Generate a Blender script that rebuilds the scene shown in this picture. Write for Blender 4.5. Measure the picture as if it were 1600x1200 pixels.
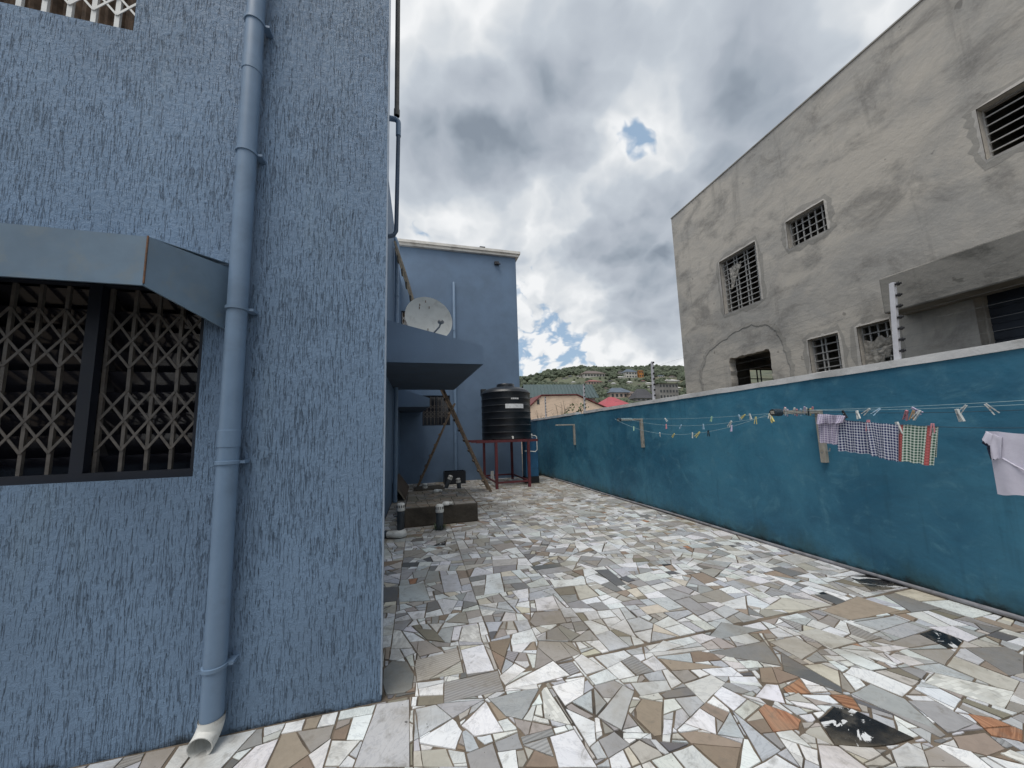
import bpy, bmesh, math, random
from mathutils import Vector, Matrix, Quaternion
EXPOSURE = 0.6
SUN_E = 1.5
CLOUD_OFF = (3.1, 8.4, 0.7)
COV = 0.37
CLOUDS = [(770,190,0.27,0.13),(1180,60,0.42,0.16),(950,430,0.15,0.17),(900,560,0.10,0.07),(660,60,0.25,0.08),(1010,330,0.10,0.06),
          (970,190,0.11,-0.23),(1000,245,0.11,-0.23),(850,345,0.10,-0.20),(640,320,0.09,-0.12),(840,470,0.08,-0.10)]
random.seed(11)
sc = bpy.context.scene
for o in list(bpy.data.objects): bpy.data.objects.remove(o)
col = sc.collection
PI = math.pi

# ------------------------------------------------------------------ camera
F_PX, PITCH, YAW, ROLL, PPX, PPY = 551.646, 0.11785, -0.26577, 0.030993, 804.956, 614.274
def rot_world(p, y, r):
    return Matrix.Rotation(y, 3, 'Z') @ Matrix.Rotation(p, 3, 'X') @ Matrix.Rotation(r, 3, 'Y')
RW = rot_world(PITCH, YAW, ROLL)             # columns: right, forward, up
EYE = Vector((0, 0, 1.6))
cam_d = bpy.data.cameras.new('camera'); cam = bpy.data.objects.new('camera', cam_d); col.objects.link(cam)
r_, f_, u_ = RW.col[0], RW.col[1], RW.col[2]
cam.matrix_world = Matrix(((r_.x, u_.x, -f_.x, EYE.x), (r_.y, u_.y, -f_.y, EYE.y), (r_.z, u_.z, -f_.z, EYE.z), (0, 0, 0, 1)))
cam_d.sensor_width = 36; cam_d.lens = 36 * F_PX / 1600
cam_d.shift_x = -(PPX - 800) / 1600; cam_d.shift_y = (PPY - 600) / 1600
cam_d.clip_start = 0.05; cam_d.clip_end = 6000
sc.camera = cam
def ray(x, y): return RW @ Vector(((x - PPX) / F_PX, 1, -(y - PPY) / F_PX))
def on(x, y, ax, v):                          # pixel of the photograph -> point on a plane of the place
    d = ray(x, y); return EYE + d * ((v - EYE[ax]) / d[ax])
def px(p):
    d = RW.transposed() @ (Vector(p) - EYE); return (PPX + F_PX * d.x / d.y, PPY - F_PX * d.z / d.y)

# ------------------------------------------------------------------ render look
sc.view_settings.view_transform = 'Standard'; sc.view_settings.look = 'None'
sc.view_settings.gamma = 1; sc.view_settings.use_curve_mapping = False
sc.view_settings.exposure = EXPOSURE
sc.cycles.max_bounces = 5; sc.cycles.diffuse_bounces = 3; sc.cycles.glossy_bounces = 2; sc.cycles.transmission_bounces = 2
sc.render.resolution_x, sc.render.resolution_y = 1024, 768

# ------------------------------------------------------------------ node helpers
class G:
    """tiny node-graph writer"""
    def __init__(s, nt): s.nt = nt
    def n(s, typ, props=None, **ins):
        nd = s.nt.nodes.new(typ)
        for k, v in (props or {}).items(): setattr(nd, k, v)
        for k, v in ins.items():
            key = int(k[1:]) if k[0] == 'i' and k[1:].isdigit() else k.replace('_', ' ')
            s.put(nd.inputs[key], v)
        return nd
    def put(s, sock, v):
        if isinstance(v, bpy.types.NodeSocket): s.nt.links.new(v, sock)
        else:
            if sock.type == 'RGBA' and hasattr(v, '__len__') and len(v) == 3: v = (*v, 1)
            sock.default_value = v
    def m(s, op, a, b=0.0, c=None, clamp=False):
        nd = s.nt.nodes.new('ShaderNodeMath'); nd.operation = op; nd.use_clamp = clamp
        s.put(nd.inputs[0], a); s.put(nd.inputs[1], b)
        if c is not None: s.put(nd.inputs[2], c)
        return nd.outputs[0]
    def v(s, op, a, b=None):
        nd = s.nt.nodes.new('ShaderNodeVectorMath'); nd.operation = op
        s.put(nd.inputs[0], a)
        if b is not None: s.put(nd.inputs[3 if op == 'SCALE' else 1], b)
        return nd.outputs['Value' if op in ('DOT_PRODUCT', 'LENGTH') else 'Vector']
    def sm(s, x, lo, hi, a=0.0, b=1.0):
        nd = s.n('ShaderNodeMapRange', dict(interpolation_type='SMOOTHSTEP'), Value=x)
        nd.inputs[1].default_value = lo; nd.inputs[2].default_value = hi; s.put(nd.inputs[3], a); s.put(nd.inputs[4], b)
        return nd.outputs[0]
    def noise(s, vec, scale, detail=4, rough=0.55, dist=0.0, typ='FBM'):
        return s.n('ShaderNodeTexNoise', dict(noise_type=typ, normalize=True), Vector=vec, Scale=scale, Detail=detail, Roughness=rough, Distortion=dist).outputs[0]
    def mix(s, f, a, b, mode='MIX'):
        nd = s.nt.nodes.new('ShaderNodeMix'); nd.data_type = 'RGBA'; nd.blend_type = mode; nd.clamp_factor = True
        s.put(nd.inputs[0], f); s.put(nd.inputs[6], a); s.put(nd.inputs[7], b)
        return nd.outputs[2]
    def mapping(s, vec, scale=(1, 1, 1), loc=(0, 0, 0), rot=(0, 0, 0)):
        return s.n('ShaderNodeMapping', Vector=vec, Scale=scale, Location=loc, Rotation=rot).outputs[0]

# ------------------------------------------------------------------ world: hazy daylight sky full of broken cumulus
SUN_AZ, SUN_EL = math.radians(-140), math.radians(68)      # azimuth clockwise from +Y
sun_vec = Vector((math.sin(SUN_AZ) * math.cos(SUN_EL), math.cos(SUN_AZ) * math.cos(SUN_EL), math.sin(SUN_EL)))
w = bpy.data.worlds.new('World'); sc.world = w; w.use_nodes = True
g = G(w.node_tree); w.node_tree.nodes.clear()
sky = g.n('ShaderNodeTexSky', dict(sky_type='NISHITA', sun_disc=False, sun_elevation=SUN_EL, sun_rotation=SUN_AZ % (2 * PI), air_density=1.0, dust_density=2.0))
dirv = g.v('NORMALIZE', g.n('ShaderNodeTexCoord').outputs['Generated'])
sx = g.n('ShaderNodeSeparateXYZ', Vector=dirv).outputs
hz = g.m('ADD', g.m('MAXIMUM', sx[2], -0.05), 0.62)            # near-stereographic sky map: no seam, finer towards the horizon
pl = g.n('ShaderNodeCombineXYZ', X=g.m('DIVIDE', sx[0], hz), Y=g.m('DIVIDE', sx[1], hz)).outputs[0]
wob = g.n('ShaderNodeTexNoise', Vector=pl, Scale=2.6, Detail=5, Roughness=0.58).outputs[1]
wobc = g.v('SUBTRACT', wob, (0.5, 0.5, 0.5))
plw = g.v('ADD', pl, g.v('SCALE', wobc, 0.30))
dirw = g.v('NORMALIZE', g.v('ADD', dirv, g.v('SCALE', wobc, 0.42)))
def puff(vec, sc_, det, rough):               # cauliflower lumps
    vo = g.n('ShaderNodeTexVoronoi', dict(feature='F1', voronoi_dimensions='2D', normalize=True), Vector=vec, Scale=sc_, Detail=det, Roughness=rough, Lacunarity=2.1)
    return g.m('SUBTRACT', 1.0, vo.outputs['Distance'])
def dens(vec, k=1.0):
    v_ = g.v('ADD', vec, CLOUD_OFF)
    a = g.noise(v_, 1.5, 5 * k, 0.55)
    b = puff(v_, 5.0, 3.6 * k, 0.60)
    return g.m('ADD', g.m('MULTIPLY', a, 0.75), g.m('MULTIPLY', g.m('SUBTRACT', b, 0.5), 0.42))
d0 = dens(plw)
d1 = dens(g.v('ADD', plw, (-0.012, -0.045, 0)), 0.6)
big = None
for (bx, by, s, wt) in CLOUDS:               # where the masses and the gaps stand in the sky
    d = ray(bx, by).normalized()
    e = g.m('MULTIPLY', g.m('EXPONENT', g.m('MULTIPLY', g.m('SUBTRACT', g.v('DOT_PRODUCT', dirw, tuple(d)), 1.0), 2.0 / (s * s))), wt)
    big = e if big is None else g.m('ADD', big, e)
D = g.m('ADD', g.m('MULTIPLY_ADD', d0, 1.65, -0.65 * 0.43), big)
cover = g.sm(D, COV - 0.01, COV + 0.055)
thick = g.sm(g.m('ADD', D, g.m('MULTIPLY', g.m('SUBTRACT', g.noise(plw, 5.5, 5, 0.6), 0.5), 0.22)), COV - 0.05, COV + 0.72)
lit = g.m('MULTIPLY', g.m('SUBTRACT', d0, d1), 3.4)
shade = g.m('ADD', thick, g.m('MULTIPLY', lit, -1.0), clamp=True)
low = g.sm(sx[2], 0.03, 0.36, 0.20, 0.0)                       # distant cloud is paler
shade = g.m('SUBTRACT', shade, low, clamp=True)
ccol = g.n('ShaderNodeValToRGB', Fac=shade)
cr = ccol.color_ramp
cr.elements[0].position = 0.0; cr.elements[0].color = (0.90, 0.915, 0.93, 1)
cr.elements[1].position = 1.0; cr.elements[1].color = (0.25, 0.295, 0.355, 1)
for p_, c_ in ((0.15, (0.74, 0.77, 0.80)), (0.38, (0.55, 0.60, 0.66)), (0.62, (0.45, 0.495, 0.56)), (0.82, (0.345, 0.395, 0.46))):
    el = cr.elements.new(p_); el.color = (*c_, 1)
blue = g.mix(0.6, g.v('SCALE', sky.outputs[0], 0.1), (0.46, 0.63, 0.82))
skyc = g.mix(cover, blue, ccol.outputs[0])
hazef = g.sm(sx[2], 0.0, 0.20, 0.5, 0.0)
skyc = g.mix(hazef, skyc, (0.78, 0.84, 0.88))
below = g.sm(sx[2], -0.06, 0.0)
skyc = g.mix(below, (0.18, 0.18, 0.17), skyc)
skyc = g.v('SCALE', skyc, 2.0 ** -EXPOSURE)
bg = g.n('ShaderNodeBackground', Color=g.v('SCALE', skyc, 1.0 / 0.12 ), Strength=0.12)
w.cycles.sampling_method = 'MANUAL'; w.cycles.sample_map_resolution = 256
w.node_tree.links.new(bg.outputs[0], g.n('ShaderNodeOutputWorld').inputs[0])

# ------------------------------------------------------------------ the sun behind thin cloud
sd = bpy.data.lights.new('sun', 'SUN'); sd.energy = SUN_E; sd.angle = math.radians(34); sd.color = (1.0, 0.95, 0.88)
so = bpy.data.objects.new('sun', sd); col.objects.link(so); so.location = (0, 0, 40)
so.rotation_euler = sun_vec.to_track_quat('Z', 'Y').to_euler()

# ------------------------------------------------------------------ mesh helpers
class MB:
    def __init__(s): s.v = []; s.f = []; s.uv = None
    def face(s, pts):
        i = len(s.v); s.v += [tuple(p) for p in pts]; s.f.append(tuple(range(i, i + len(pts))))
    def box(s, x0, x1, y0, y1, z0, z1):
        i = len(s.v)
        s.v += [(x0,y0,z0),(x1,y0,z0),(x1,y1,z0),(x0,y1,z0),(x0,y0,z1),(x1,y0,z1),(x1,y1,z1),(x0,y1,z1)]
        s.f += [tuple(i + k for k in q) for q in ((3,2,1,0),(4,5,6,7),(0,1,5,4),(1,2,6,5),(2,3,7,6),(3,0,4,7))]
        return s
    def bar(s, a, b, w, t, up=(0, 0, 1)):      # box-section bar between two points: w across, t along 'up'-ish
        a, b = Vector(a), Vector(b); d = (b - a).normalized(); side = d.cross(Vector(up))
        if side.length < 1e-4: side = d.cross(Vector((1, 0, 0)))
        side.normalize(); upv = side.cross(d).normalized(); i = len(s.v)
        for p in (a, b):
            for sx_, su in ((-1, -1), (1, -1), (1, 1), (-1, 1)):
                s.v.append(tuple(p + side * sx_ * w / 2 + upv * su * t / 2))
        s.f += [tuple(i + k for k in q) for q in ((3,2,1,0),(4,5,6,7),(0,1,5,4),(1,2,6,5),(2,3,7,6),(3,0,4,7))]
        return s
    def slab(s, pts, t):                       # polygon given thickness t along its normal
        P = [Vector(p) for p in pts]; n = (P[1] - P[0]).cross(P[2] - P[0]).normalized() * t
        Q = [p + n for p in P]; s.face(Q); s.face(P[::-1]); k = len(P)
        for j in range(k): s.face((P[j], P[(j + 1) % k], Q[(j + 1) % k], Q[j]))
        return s
    def tube(s, path, r, seg=12, cap=True):
        path = [Vector(p) for p in path]; rr = r if hasattr(r, '__len__') else [r] * len(path)
        i = len(s.v); prev = None
        for k, p in enumerate(path):
            d = (path[min(k + 1, len(path) - 1)] - path[max(k - 1, 0)]).normalized()
            if prev is None:
                ref = Vector((0, 0, 1)) if abs(d.z) < 0.9 else Vector((1, 0, 0)); a = d.cross(ref).normalized()
            else: a = (prev - d * prev.dot(d)).normalized()
            prev = a; b = d.cross(a)
            for q in range(seg):
                t = 2 * PI * q / seg; s.v.append(tuple(p + (a * math.cos(t) + b * math.sin(t)) * rr[k]))
        for k in range(len(path) - 1):
            for q in range(seg):
                a0 = i + k * seg + q; a1 = i + k * seg + (q + 1) % seg
                s.f.append((a0, a1, a1 + seg, a0 + seg))
        if cap:
            s.f.append(tuple(i + q for q in range(seg))[::-1]); L = i + (len(path) - 1) * seg; s.f.append(tuple(L + q for q in range(seg)))
        return s
    def lathe(s, prof, seg=32, c=(0, 0, 0)):   # profile [(r,z)] round the z axis
        i = len(s.v)
        for r, z in prof:
            for q in range(seg):
                t = 2 * PI * q / seg; s.v.append((c[0] + r * math.cos(t), c[1] + r * math.sin(t), c[2] + z))
        for k in range(len(prof) - 1):
            for q in range(seg):
                a0 = i + k * seg + q; a1 = i + k * seg + (q + 1) % seg
                s.f.append((a0, a1, a1 + seg, a0 + seg))
        if prof[0][0] > 1e-4: s.f.append(tuple(i + q for q in range(seg))[::-1])
        if prof[-1][0] > 1e-4: L = i + (len(prof) - 1) * seg; s.f.append(tuple(L + q for q in range(seg)))
        return s
    def mesh(s, name, mat, smooth=False):
        me = bpy.data.meshes.new(name); me.from_pydata(s.v, [], s.f); me.materials.append(mat)
        if s.uv: 
            ul = me.uv_layers.new(name='UVMap')
            for lp in me.loops: ul.data[lp.index].uv = s.uv[lp.vertex_index]
        me.update()
        if smooth:
            me.polygons.foreach_set('use_smooth', [True] * len(me.polygons))
            me.set_sharp_from_angle(angle=math.radians(40))
        return me
    def build(s, name, mat, parent=None, smooth=False, loc=(0, 0, 0), bevel=0):
        o = bpy.data.objects.new(name, s.mesh(name, mat, smooth)); col.objects.link(o); o.location = loc
        if parent: o.parent = parent
        if bevel:
            bm = bmesh.new(); bm.from_mesh(o.data); bmesh.ops.remove_doubles(bm, verts=bm.verts, dist=1e-5)
            bmesh.ops.bevel(bm, geom=list(bm.edges), offset=bevel, segments=2, profile=0.5, affect='EDGES', clamp_overlap=True)
            bm.to_mesh(o.data); bm.free()
        return o
def tag(o, label=None, cat=None, group=None, kind=None):
    if label: o['label'] = label
    if cat: o['category'] = cat
    if group: o['group'] = group
    if kind: o['kind'] = kind
    return o
def thing(name, label, cat, loc=(0, 0, 0), group=None, rotz=0):
    o = bpy.data.objects.new(name, None); col.objects.link(o); o.location = loc; o.rotation_euler = (0, 0, rotz); o.empty_display_size = 0.1
    return tag(o, label, cat, group)
def piece(me, name, parent, loc=(0, 0, 0), rot=(0, 0, 0), scale=(1, 1, 1)):
    o = bpy.data.objects.new(name, me); col.objects.link(o); o.location = loc; o.rotation_euler = rot; o.scale = scale; o.parent = parent
    return o
def wall_panel(mb, P, U, V, Nn, u1, v1, holes, t):
    """wall with rectangular openings: origin P, axes U,V, outward normal Nn, thickness t; reveals included"""
    P, U, V, Nn = map(Vector, (P, U, V, Nn))
    us = sorted({0, u1, *[h[0] for h in holes], *[h[1] for h in holes]}); vs = sorted({0, v1, *[h[2] for h in holes], *[h[3] for h in holes]})
    us = [x for x in us if 0 <= x <= u1]; vs = [x for x in vs if 0 <= x <= v1]
    q = lambda u, v, d: P + U * u + V * v - Nn * d
    inside = lambda u, v: any(h[0] - 1e-6 < u < h[1] + 1e-6 and h[2] - 1e-6 < v < h[3] + 1e-6 for h in holes)
    flip = U.cross(V).dot(Nn) < 0
    def fc(pts): mb.face(pts[::-1] if flip else pts)
    for a, b in zip(us, us[1:]):
        for c, d in zip(vs, vs[1:]):
            if inside((a + b) / 2, (c + d) / 2): continue
            fc([q(a, c, 0), q(b, c, 0), q(b, d, 0), q(a, d, 0)]); fc([q(a, c, t), q(a, d, t), q(b, d, t), q(b, c, t)])
    def ring(a, b, c, d, s):
        for (u0, v0), (u2, v2) in (((a, c), (b, c)), ((b, c), (b, d)), ((b, d), (a, d)), ((a, d), (a, c))):
            pts = [q(u0, v0, 0), q(u2, v2, 0), q(u2, v2, t), q(u0, v0, t)]; fc(pts if s else pts[::-1])
    ring(0, u1, 0, v1, False)
    for h in holes: ring(max(h[0], 0), min(h[1], u1), max(h[2], 0), min(h[3], v1), True)
    return mb

# ------------------------------------------------------------------ materials
def material(name):
    m = bpy.data.materials.new(name); m.use_nodes = True
    g = G(m.node_tree); b = m.node_tree.nodes['Principled BSDF']
    return m, g, b
def pos(g): return g.n('ShaderNodeNewGeometry').outputs['Position']
def bump(g, b, h, dist, strength=1.0):
    nd = g.n('ShaderNodeBump', Height=h, Distance=dist, Strength=strength); g.put(b.inputs['Normal'], nd.outputs[0])
def simple(name, c, rough=0.6, var=0.12, scale=6.0, metal=0.0, bmp=0.0, bscale=60.0, dirt=None, dirt_amt=0.3, dirt_scale=3.0):
    m, g, b = material(name); p = pos(g)
    n = g.noise(p, scale, 5, 0.6)
    lo = tuple(x * (1 - var) for x in c); hi = tuple(min(1, x * (1 + var)) for x in c)
    cc = g.mix(g.sm(n, 0.3, 0.7), lo, hi)
    if dirt:
        d = g.m('MULTIPLY', g.sm(g.noise(p, dirt_scale, 7, 0.65, 0.4), 0.5, 0.68), dirt_amt); cc = g.mix(d, cc, dirt)
    g.put(b.inputs['Base Color'], cc); g.put(b.inputs['Roughness'], g.sm(n, 0.2, 0.8, rough * 0.85, min(1, rough * 1.15))); b.inputs['Metallic'].default_value = metal
    if bmp: bump(g, b, g.noise(p, bscale, 4, 0.6), bmp)
    return m

def blue_render_material(name, c, groove=1.0):
    """painted trowelled render with short vertical drag marks"""
    m, g, b = material(name); p = pos(g)
    wob = g.n('ShaderNodeTexNoise', Vector=g.mapping(p, (7, 7, 4)), Scale=1.0, Detail=2).outputs[1]
    pw = g.v('ADD', p, g.v('SCALE', g.v('SUBTRACT', wob, (0.5, 0.5, 0.5)), 0.016))
    a = g.noise(g.mapping(pw, (205, 205, 12)), 1.0, 2.5, 0.62, 0.2)
    a2 = g.noise(g.mapping(pw, (125, 125, 6.5), (4, 9, 2)), 1.0, 3, 0.6, 0.2)
    patch = g.noise(g.mapping(p, (2.3, 2.3, 1.6)), 1.0, 2, 0.5)
    lo = g.sm(patch, 0.3, 0.7, 0.0, 0.05)
    gr1 = g.m('MULTIPLY', g.sm(g.m('SUBTRACT', a, lo), 0.555, 0.63), 0.8); gr2 = g.sm(g.m('SUBTRACT', a2, lo), 0.575, 0.63)
    gr = g.m('MAXIMUM', gr1, gr2)
    grain = g.noise(p, 210, 2, 0.6); mid = g.noise(p, 38, 3, 0.6)
    h = g.m('ADD', g.m('MULTIPLY', gr, -1.0 * groove), g.m('ADD', g.m('MULTIPLY', grain, 0.42), g.m('MULTIPLY', mid, 0.7)))
    bump(g, b, h, 0.0085)
    big = g.noise(g.mapping(p, (0.9, 0.9, 0.7)), 1.0, 4, 0.6)
    cc = g.mix(g.sm(big, 0.3, 0.7), tuple(x * 0.88 for x in c), tuple(x * 1.1 for x in c))
    cc = g.mix(g.m('MULTIPLY', gr, 0.50 * groove), cc, tuple(x * 0.40 for x in c))
    fade = g.sm(g.noise(g.mapping(p, (3, 3, 0.6)), 1.0, 6, 0.65), 0.52, 0.75)
    cc = g.mix(g.m('MULTIPLY', fade, 0.30), cc, (c[0] * 1.25 + 0.02, c[1] * 1.2 + 0.02, c[2] * 1.1 + 0.01))
    # black damp at the foot of the wall, ragged
    zz = g.n('ShaderNodeSeparateXYZ', Vector=p).outputs[2]
    foot = g.sm(g.m('ADD', zz, g.m('MULTIPLY', g.noise(g.mapping(p, (3.5, 3.5, 6)), 1.0, 5, 0.72), -0.24)), -0.135, -0.085, 1.0, 0.0)
    cc = g.mix(g.m('MULTIPLY', foot, 0.85), cc, (0.02, 0.022, 0.02))
    g.put(b.inputs['Base Color'], cc); g.put(b.inputs['Roughness'], g.sm(mid, 0.3, 0.7, 0.55, 0.75)); b.inputs['Specular IOR Level'].default_value = 0.35
    return m

def yard_wall_material():
    m, g, b = material('teal_wall_paint'); p = pos(g)
    n1 = g.noise(g.mapping(p, (0.7, 0.7, 0.9)), 1.0, 7, 0.62, 0.5); n2 = g.noise(p, 4.5, 7, 0.66, 0.8)
    cc = g.mix(g.sm(n1, 0.35, 0.65), (0.021, 0.115, 0.196), (0.052, 0.200, 0.300))
    cc = g.mix(g.m('MULTIPLY', g.sm(n2, 0.52, 0.72), 0.6), cc, (0.090, 0.245, 0.325))
    streak = g.noise(g.mapping(p, (9, 9, 0.8)), 1.0, 5, 0.6)
    cc = g.mix(g.m('MULTIPLY', g.sm(streak, 0.55, 0.72), 0.28), cc, (0.012, 0.070, 0.115))
    sc_ = g.noise(g.mapping(p, (2.2, 2.2, 4.5), (3, 1, 7)), 1.0, 8, 0.72, 1.2)
    cc = g.mix(g.m('MULTIPLY', g.sm(sc_, 0.64, 0.70), 0.28), cc, (0.11, 0.25, 0.32))
    spk = g.noise(g.mapping(p, (5, 5, 9), (1, 8, 3)), 1.0, 6, 0.75, 0.8)
    cc = g.mix(g.m('MULTIPLY', g.sm(spk, 0.69, 0.74), 0.8), cc, (0.015, 0.03, 0.04))
    zz = g.n('ShaderNodeSeparateXYZ', Vector=p).outputs[2]
    foot = g.sm(g.m('ADD', zz, g.m('MULTIPLY', g.noise(g.mapping(p, (3, 3, 1.5)), 1.0, 7, 0.7), -0.75)), -0.42, -0.08, 1.0, 0.0)
    cc = g.mix(g.m('MULTIPLY', foot, 0.62), cc, (0.028, 0.062, 0.052))
    foot2 = g.sm(g.m('ADD', zz, g.m('MULTIPLY', g.noise(p, 5, 7, 0.7), -0.3)), -0.13, -0.06, 1.0, 0.0)
    cc = g.mix(g.m('MULTIPLY', foot2, 0.8), cc, (0.012, 0.014, 0.012))
    g.put(b.inputs['Base Color'], cc); g.put(b.inputs['Roughness'], g.sm(n2, 0.3, 0.7, 0.42, 0.7))
    bump(g, b, g.m('ADD', g.noise(p, 3.0, 4, 0.6), g.m('MULTIPLY', g.noise(g.mapping(p, (8, 8, 10)), 1.0, 4, 0.62, 0.3), 0.2)), 0.018, 0.8)
    return m

def raw_concrete(name, base, dark, warm, streaks=True):
    m, g, b = material(name); p = pos(g)
    n1 = g.noise(g.mapping(p, (0.55, 0.55, 0.8)), 1.0, 8, 0.66, 0.5); n2 = g.noise(g.mapping(p, (1.5, 1.1, 1.5), (5, 2, 1), (0.3, 0, 0)), 1.0, 9, 0.68, 0.5)
    cc = g.mix(g.sm(n1, 0.34, 0.62), base, warm)
    cc = g.mix(g.m('MULTIPLY', g.sm(n2, 0.47, 0.68), 0.72), cc, dark)
    if streaks:
        st = g.noise(g.mapping(p, (2.6, 2.6, 0.28)), 1.0, 6, 0.65, 0.4)
        cc = g.mix(g.m('MULTIPLY', g.sm(st, 0.54, 0.75), 0.55), cc, tuple(x * 0.85 for x in dark))
    fine = g.noise(p, 14, 5, 0.7)
    cc = g.mix(g.m('MULTIPLY', g.sm(fine, 0.45, 0.7), 0.22), cc, tuple(min(1, x * 1.3) for x in base))
    sp = g.noise(p, 3.2, 3, 0.5, 0.2)
    cc = g.mix(g.m('MULTIPLY', g.sm(sp, 0.72, 0.755), 0.5), cc, tuple(x * 0.5 for x in dark))
    g.put(b.inputs['Base Color'], cc); b.inputs['Roughness'].default_value = 0.92; b.inputs['Specular IOR Level'].default_value = 0.2
    hh = g.m('ADD', g.noise(g.mapping(p, (1.1, 1.1, 1.6), (0, 0, 0), (0.3, 0, 0)), 1.0, 5, 0.6, 0.2), g.m('MULTIPLY', fine, 0.16))
    bump(g, b, hh, 0.030)
    return m

def tile_material(name, style):
    """broken floor tile; vertex colour 'tint' carries the tile's own colour (rgb) and a random number (a)"""
    m, g, b = material(name); p = pos(g)
    at = g.n('ShaderNodeAttribute', dict(attribute_name='tint')); tint, rnd = at.outputs['Color'], at.outputs['Alpha']
    q = g.n('ShaderNodeVectorRotate', dict(rotation_type='Z_AXIS'), Vector=p, Angle=g.m('MULTIPLY', rnd, 6.283)).outputs[0]
    q = g.v('ADD', q, g.n('ShaderNodeCombineXYZ', X=g.m('MULTIPLY', rnd, 57.0), Y=g.m('MULTIPLY', rnd, 31.0)).outputs[0])
    cc = tint; hgt = g.noise(p, 90, 2, 0.6); hd = 0.0006
    if style == 'marble':
        vein = g.noise(g.mapping(q, (4.0, 11, 1)), 1.0, 7, 0.62, 1.6)
        v1 = g.sm(g.m('ABSOLUTE', g.m('SUBTRACT', vein, 0.5)), 0.0, 0.035, 1.0, 0.0)
        cc = g.mix(g.m('MULTIPLY', v1, 0.36), cc, g.v('MULTIPLY', cc, (0.52, 0.54, 0.58)))
        cc = g.mix(g.m('MULTIPLY', g.sm(g.noise(q, 6, 6, 0.6, 0.6), 0.4, 0.7), 0.3), cc, g.v('MULTIPLY', cc, (0.70, 0.72, 0.75)))
    elif style == 'stone':
        cc = g.mix(g.m('MULTIPLY', g.sm(g.noise(q, 14, 7, 0.68, 0.5), 0.42, 0.68), 0.35), cc, g.v('MULTIPLY', cc, (0.66, 0.66, 0.66)))
        cc = g.mix(g.m('MULTIPLY', g.sm(g.noise(g.mapping(q, (3, 16, 1)), 1.0, 5, 0.6, 0.7), 0.5, 0.72), 0.3), cc, g.v('MULTIPLY', cc, (1.22, 1.2, 1.17)))
    elif style == 'black':
        vein = g.noise(g.mapping(q, (3.2, 8.5, 1)), 1.0, 8, 0.66, 1.3)
        cc = g.mix(g.sm(vein, 0.555, 0.575), cc, (0.72, 0.73, 0.74))
    elif style == 'wood':
        wv = g.noise(g.mapping(q, (3, 55, 1)), 1.0, 4, 0.6, 0.6); cc = g.mix(g.sm(wv, 0.4, 0.62), cc, g.v('MULTIPLY', cc, (0.55, 0.50, 0.46)))
    elif style == 'ribbed':
        s_ = g.n('ShaderNodeSeparateXYZ', Vector=g.mapping(p, (1, 1, 1), (0, 0, 0), (0, 0, -0.19))).outputs[1]
        wv = g.m('FRACT', g.m('MULTIPLY', s_, 46.0)); rib = g.sm(g.m('ABSOLUTE', g.m('SUBTRACT', wv, 0.5)), 0.2, 0.42)
        cc = g.mix(g.m('MULTIPLY', rib, 0.45), cc, g.v('MULTIPLY', cc, (0.5, 0.5, 0.5))); hgt = g.m('SUBTRACT', 1.0, rib); hd = 0.002
    elif style == 'mosaic':
        bk = g.n('ShaderNodeTexBrick', dict(offset=0.5), Vector=q, Scale=1.0, Color1=(0.78, 0.78, 0.74, 1), Color2=(0.30, 0.30, 0.29, 1), Mortar=(0.55, 0.54, 0.5, 1))
        bk.inputs['Mortar Size'].default_value = 0.002; bk.inputs['Brick Width'].default_value = 0.062; bk.inputs['Row Height'].default_value = 0.024; bk.inputs['Bias'].default_value = -0.25
        cc = g.mix(0.35, bk.outputs[0], tint)
    far_ = g.sm(g.n('ShaderNodeSeparateXYZ', Vector=p).outputs[1], 4.5, 9.5, 0.0, 0.15)   # browner mix grows further down the yard
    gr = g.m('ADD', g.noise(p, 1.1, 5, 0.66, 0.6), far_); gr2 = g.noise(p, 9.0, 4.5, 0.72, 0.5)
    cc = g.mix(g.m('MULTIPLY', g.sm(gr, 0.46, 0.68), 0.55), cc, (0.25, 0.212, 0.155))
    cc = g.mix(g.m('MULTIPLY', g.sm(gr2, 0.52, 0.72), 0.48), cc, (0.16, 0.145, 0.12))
    sp = g.noise(p, 34, 2, 0.5, 0.2); cc = g.mix(g.m('MULTIPLY', g.sm(sp, 0.745, 0.775), 0.8), cc, (0.06, 0.058, 0.055))
    g.put(b.inputs['Base Color'], cc)
    ro = {'marble': 0.26, 'stone': 0.52, 'black': 0.16, 'wood': 0.5, 'ribbed': 0.5, 'mosaic': 0.36}[style]
    g.put(b.inputs['Roughness'], g.m('ADD', g.sm(gr2, 0.3, 0.7, ro - 0.06, ro + 0.20), g.m('MULTIPLY', rnd, 0.12)))
    bump(g, b, g.m('ADD', hgt, g.m('MULTIPLY', gr2, 0.5)), max(hd, 0.0012))
    return m

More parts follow.
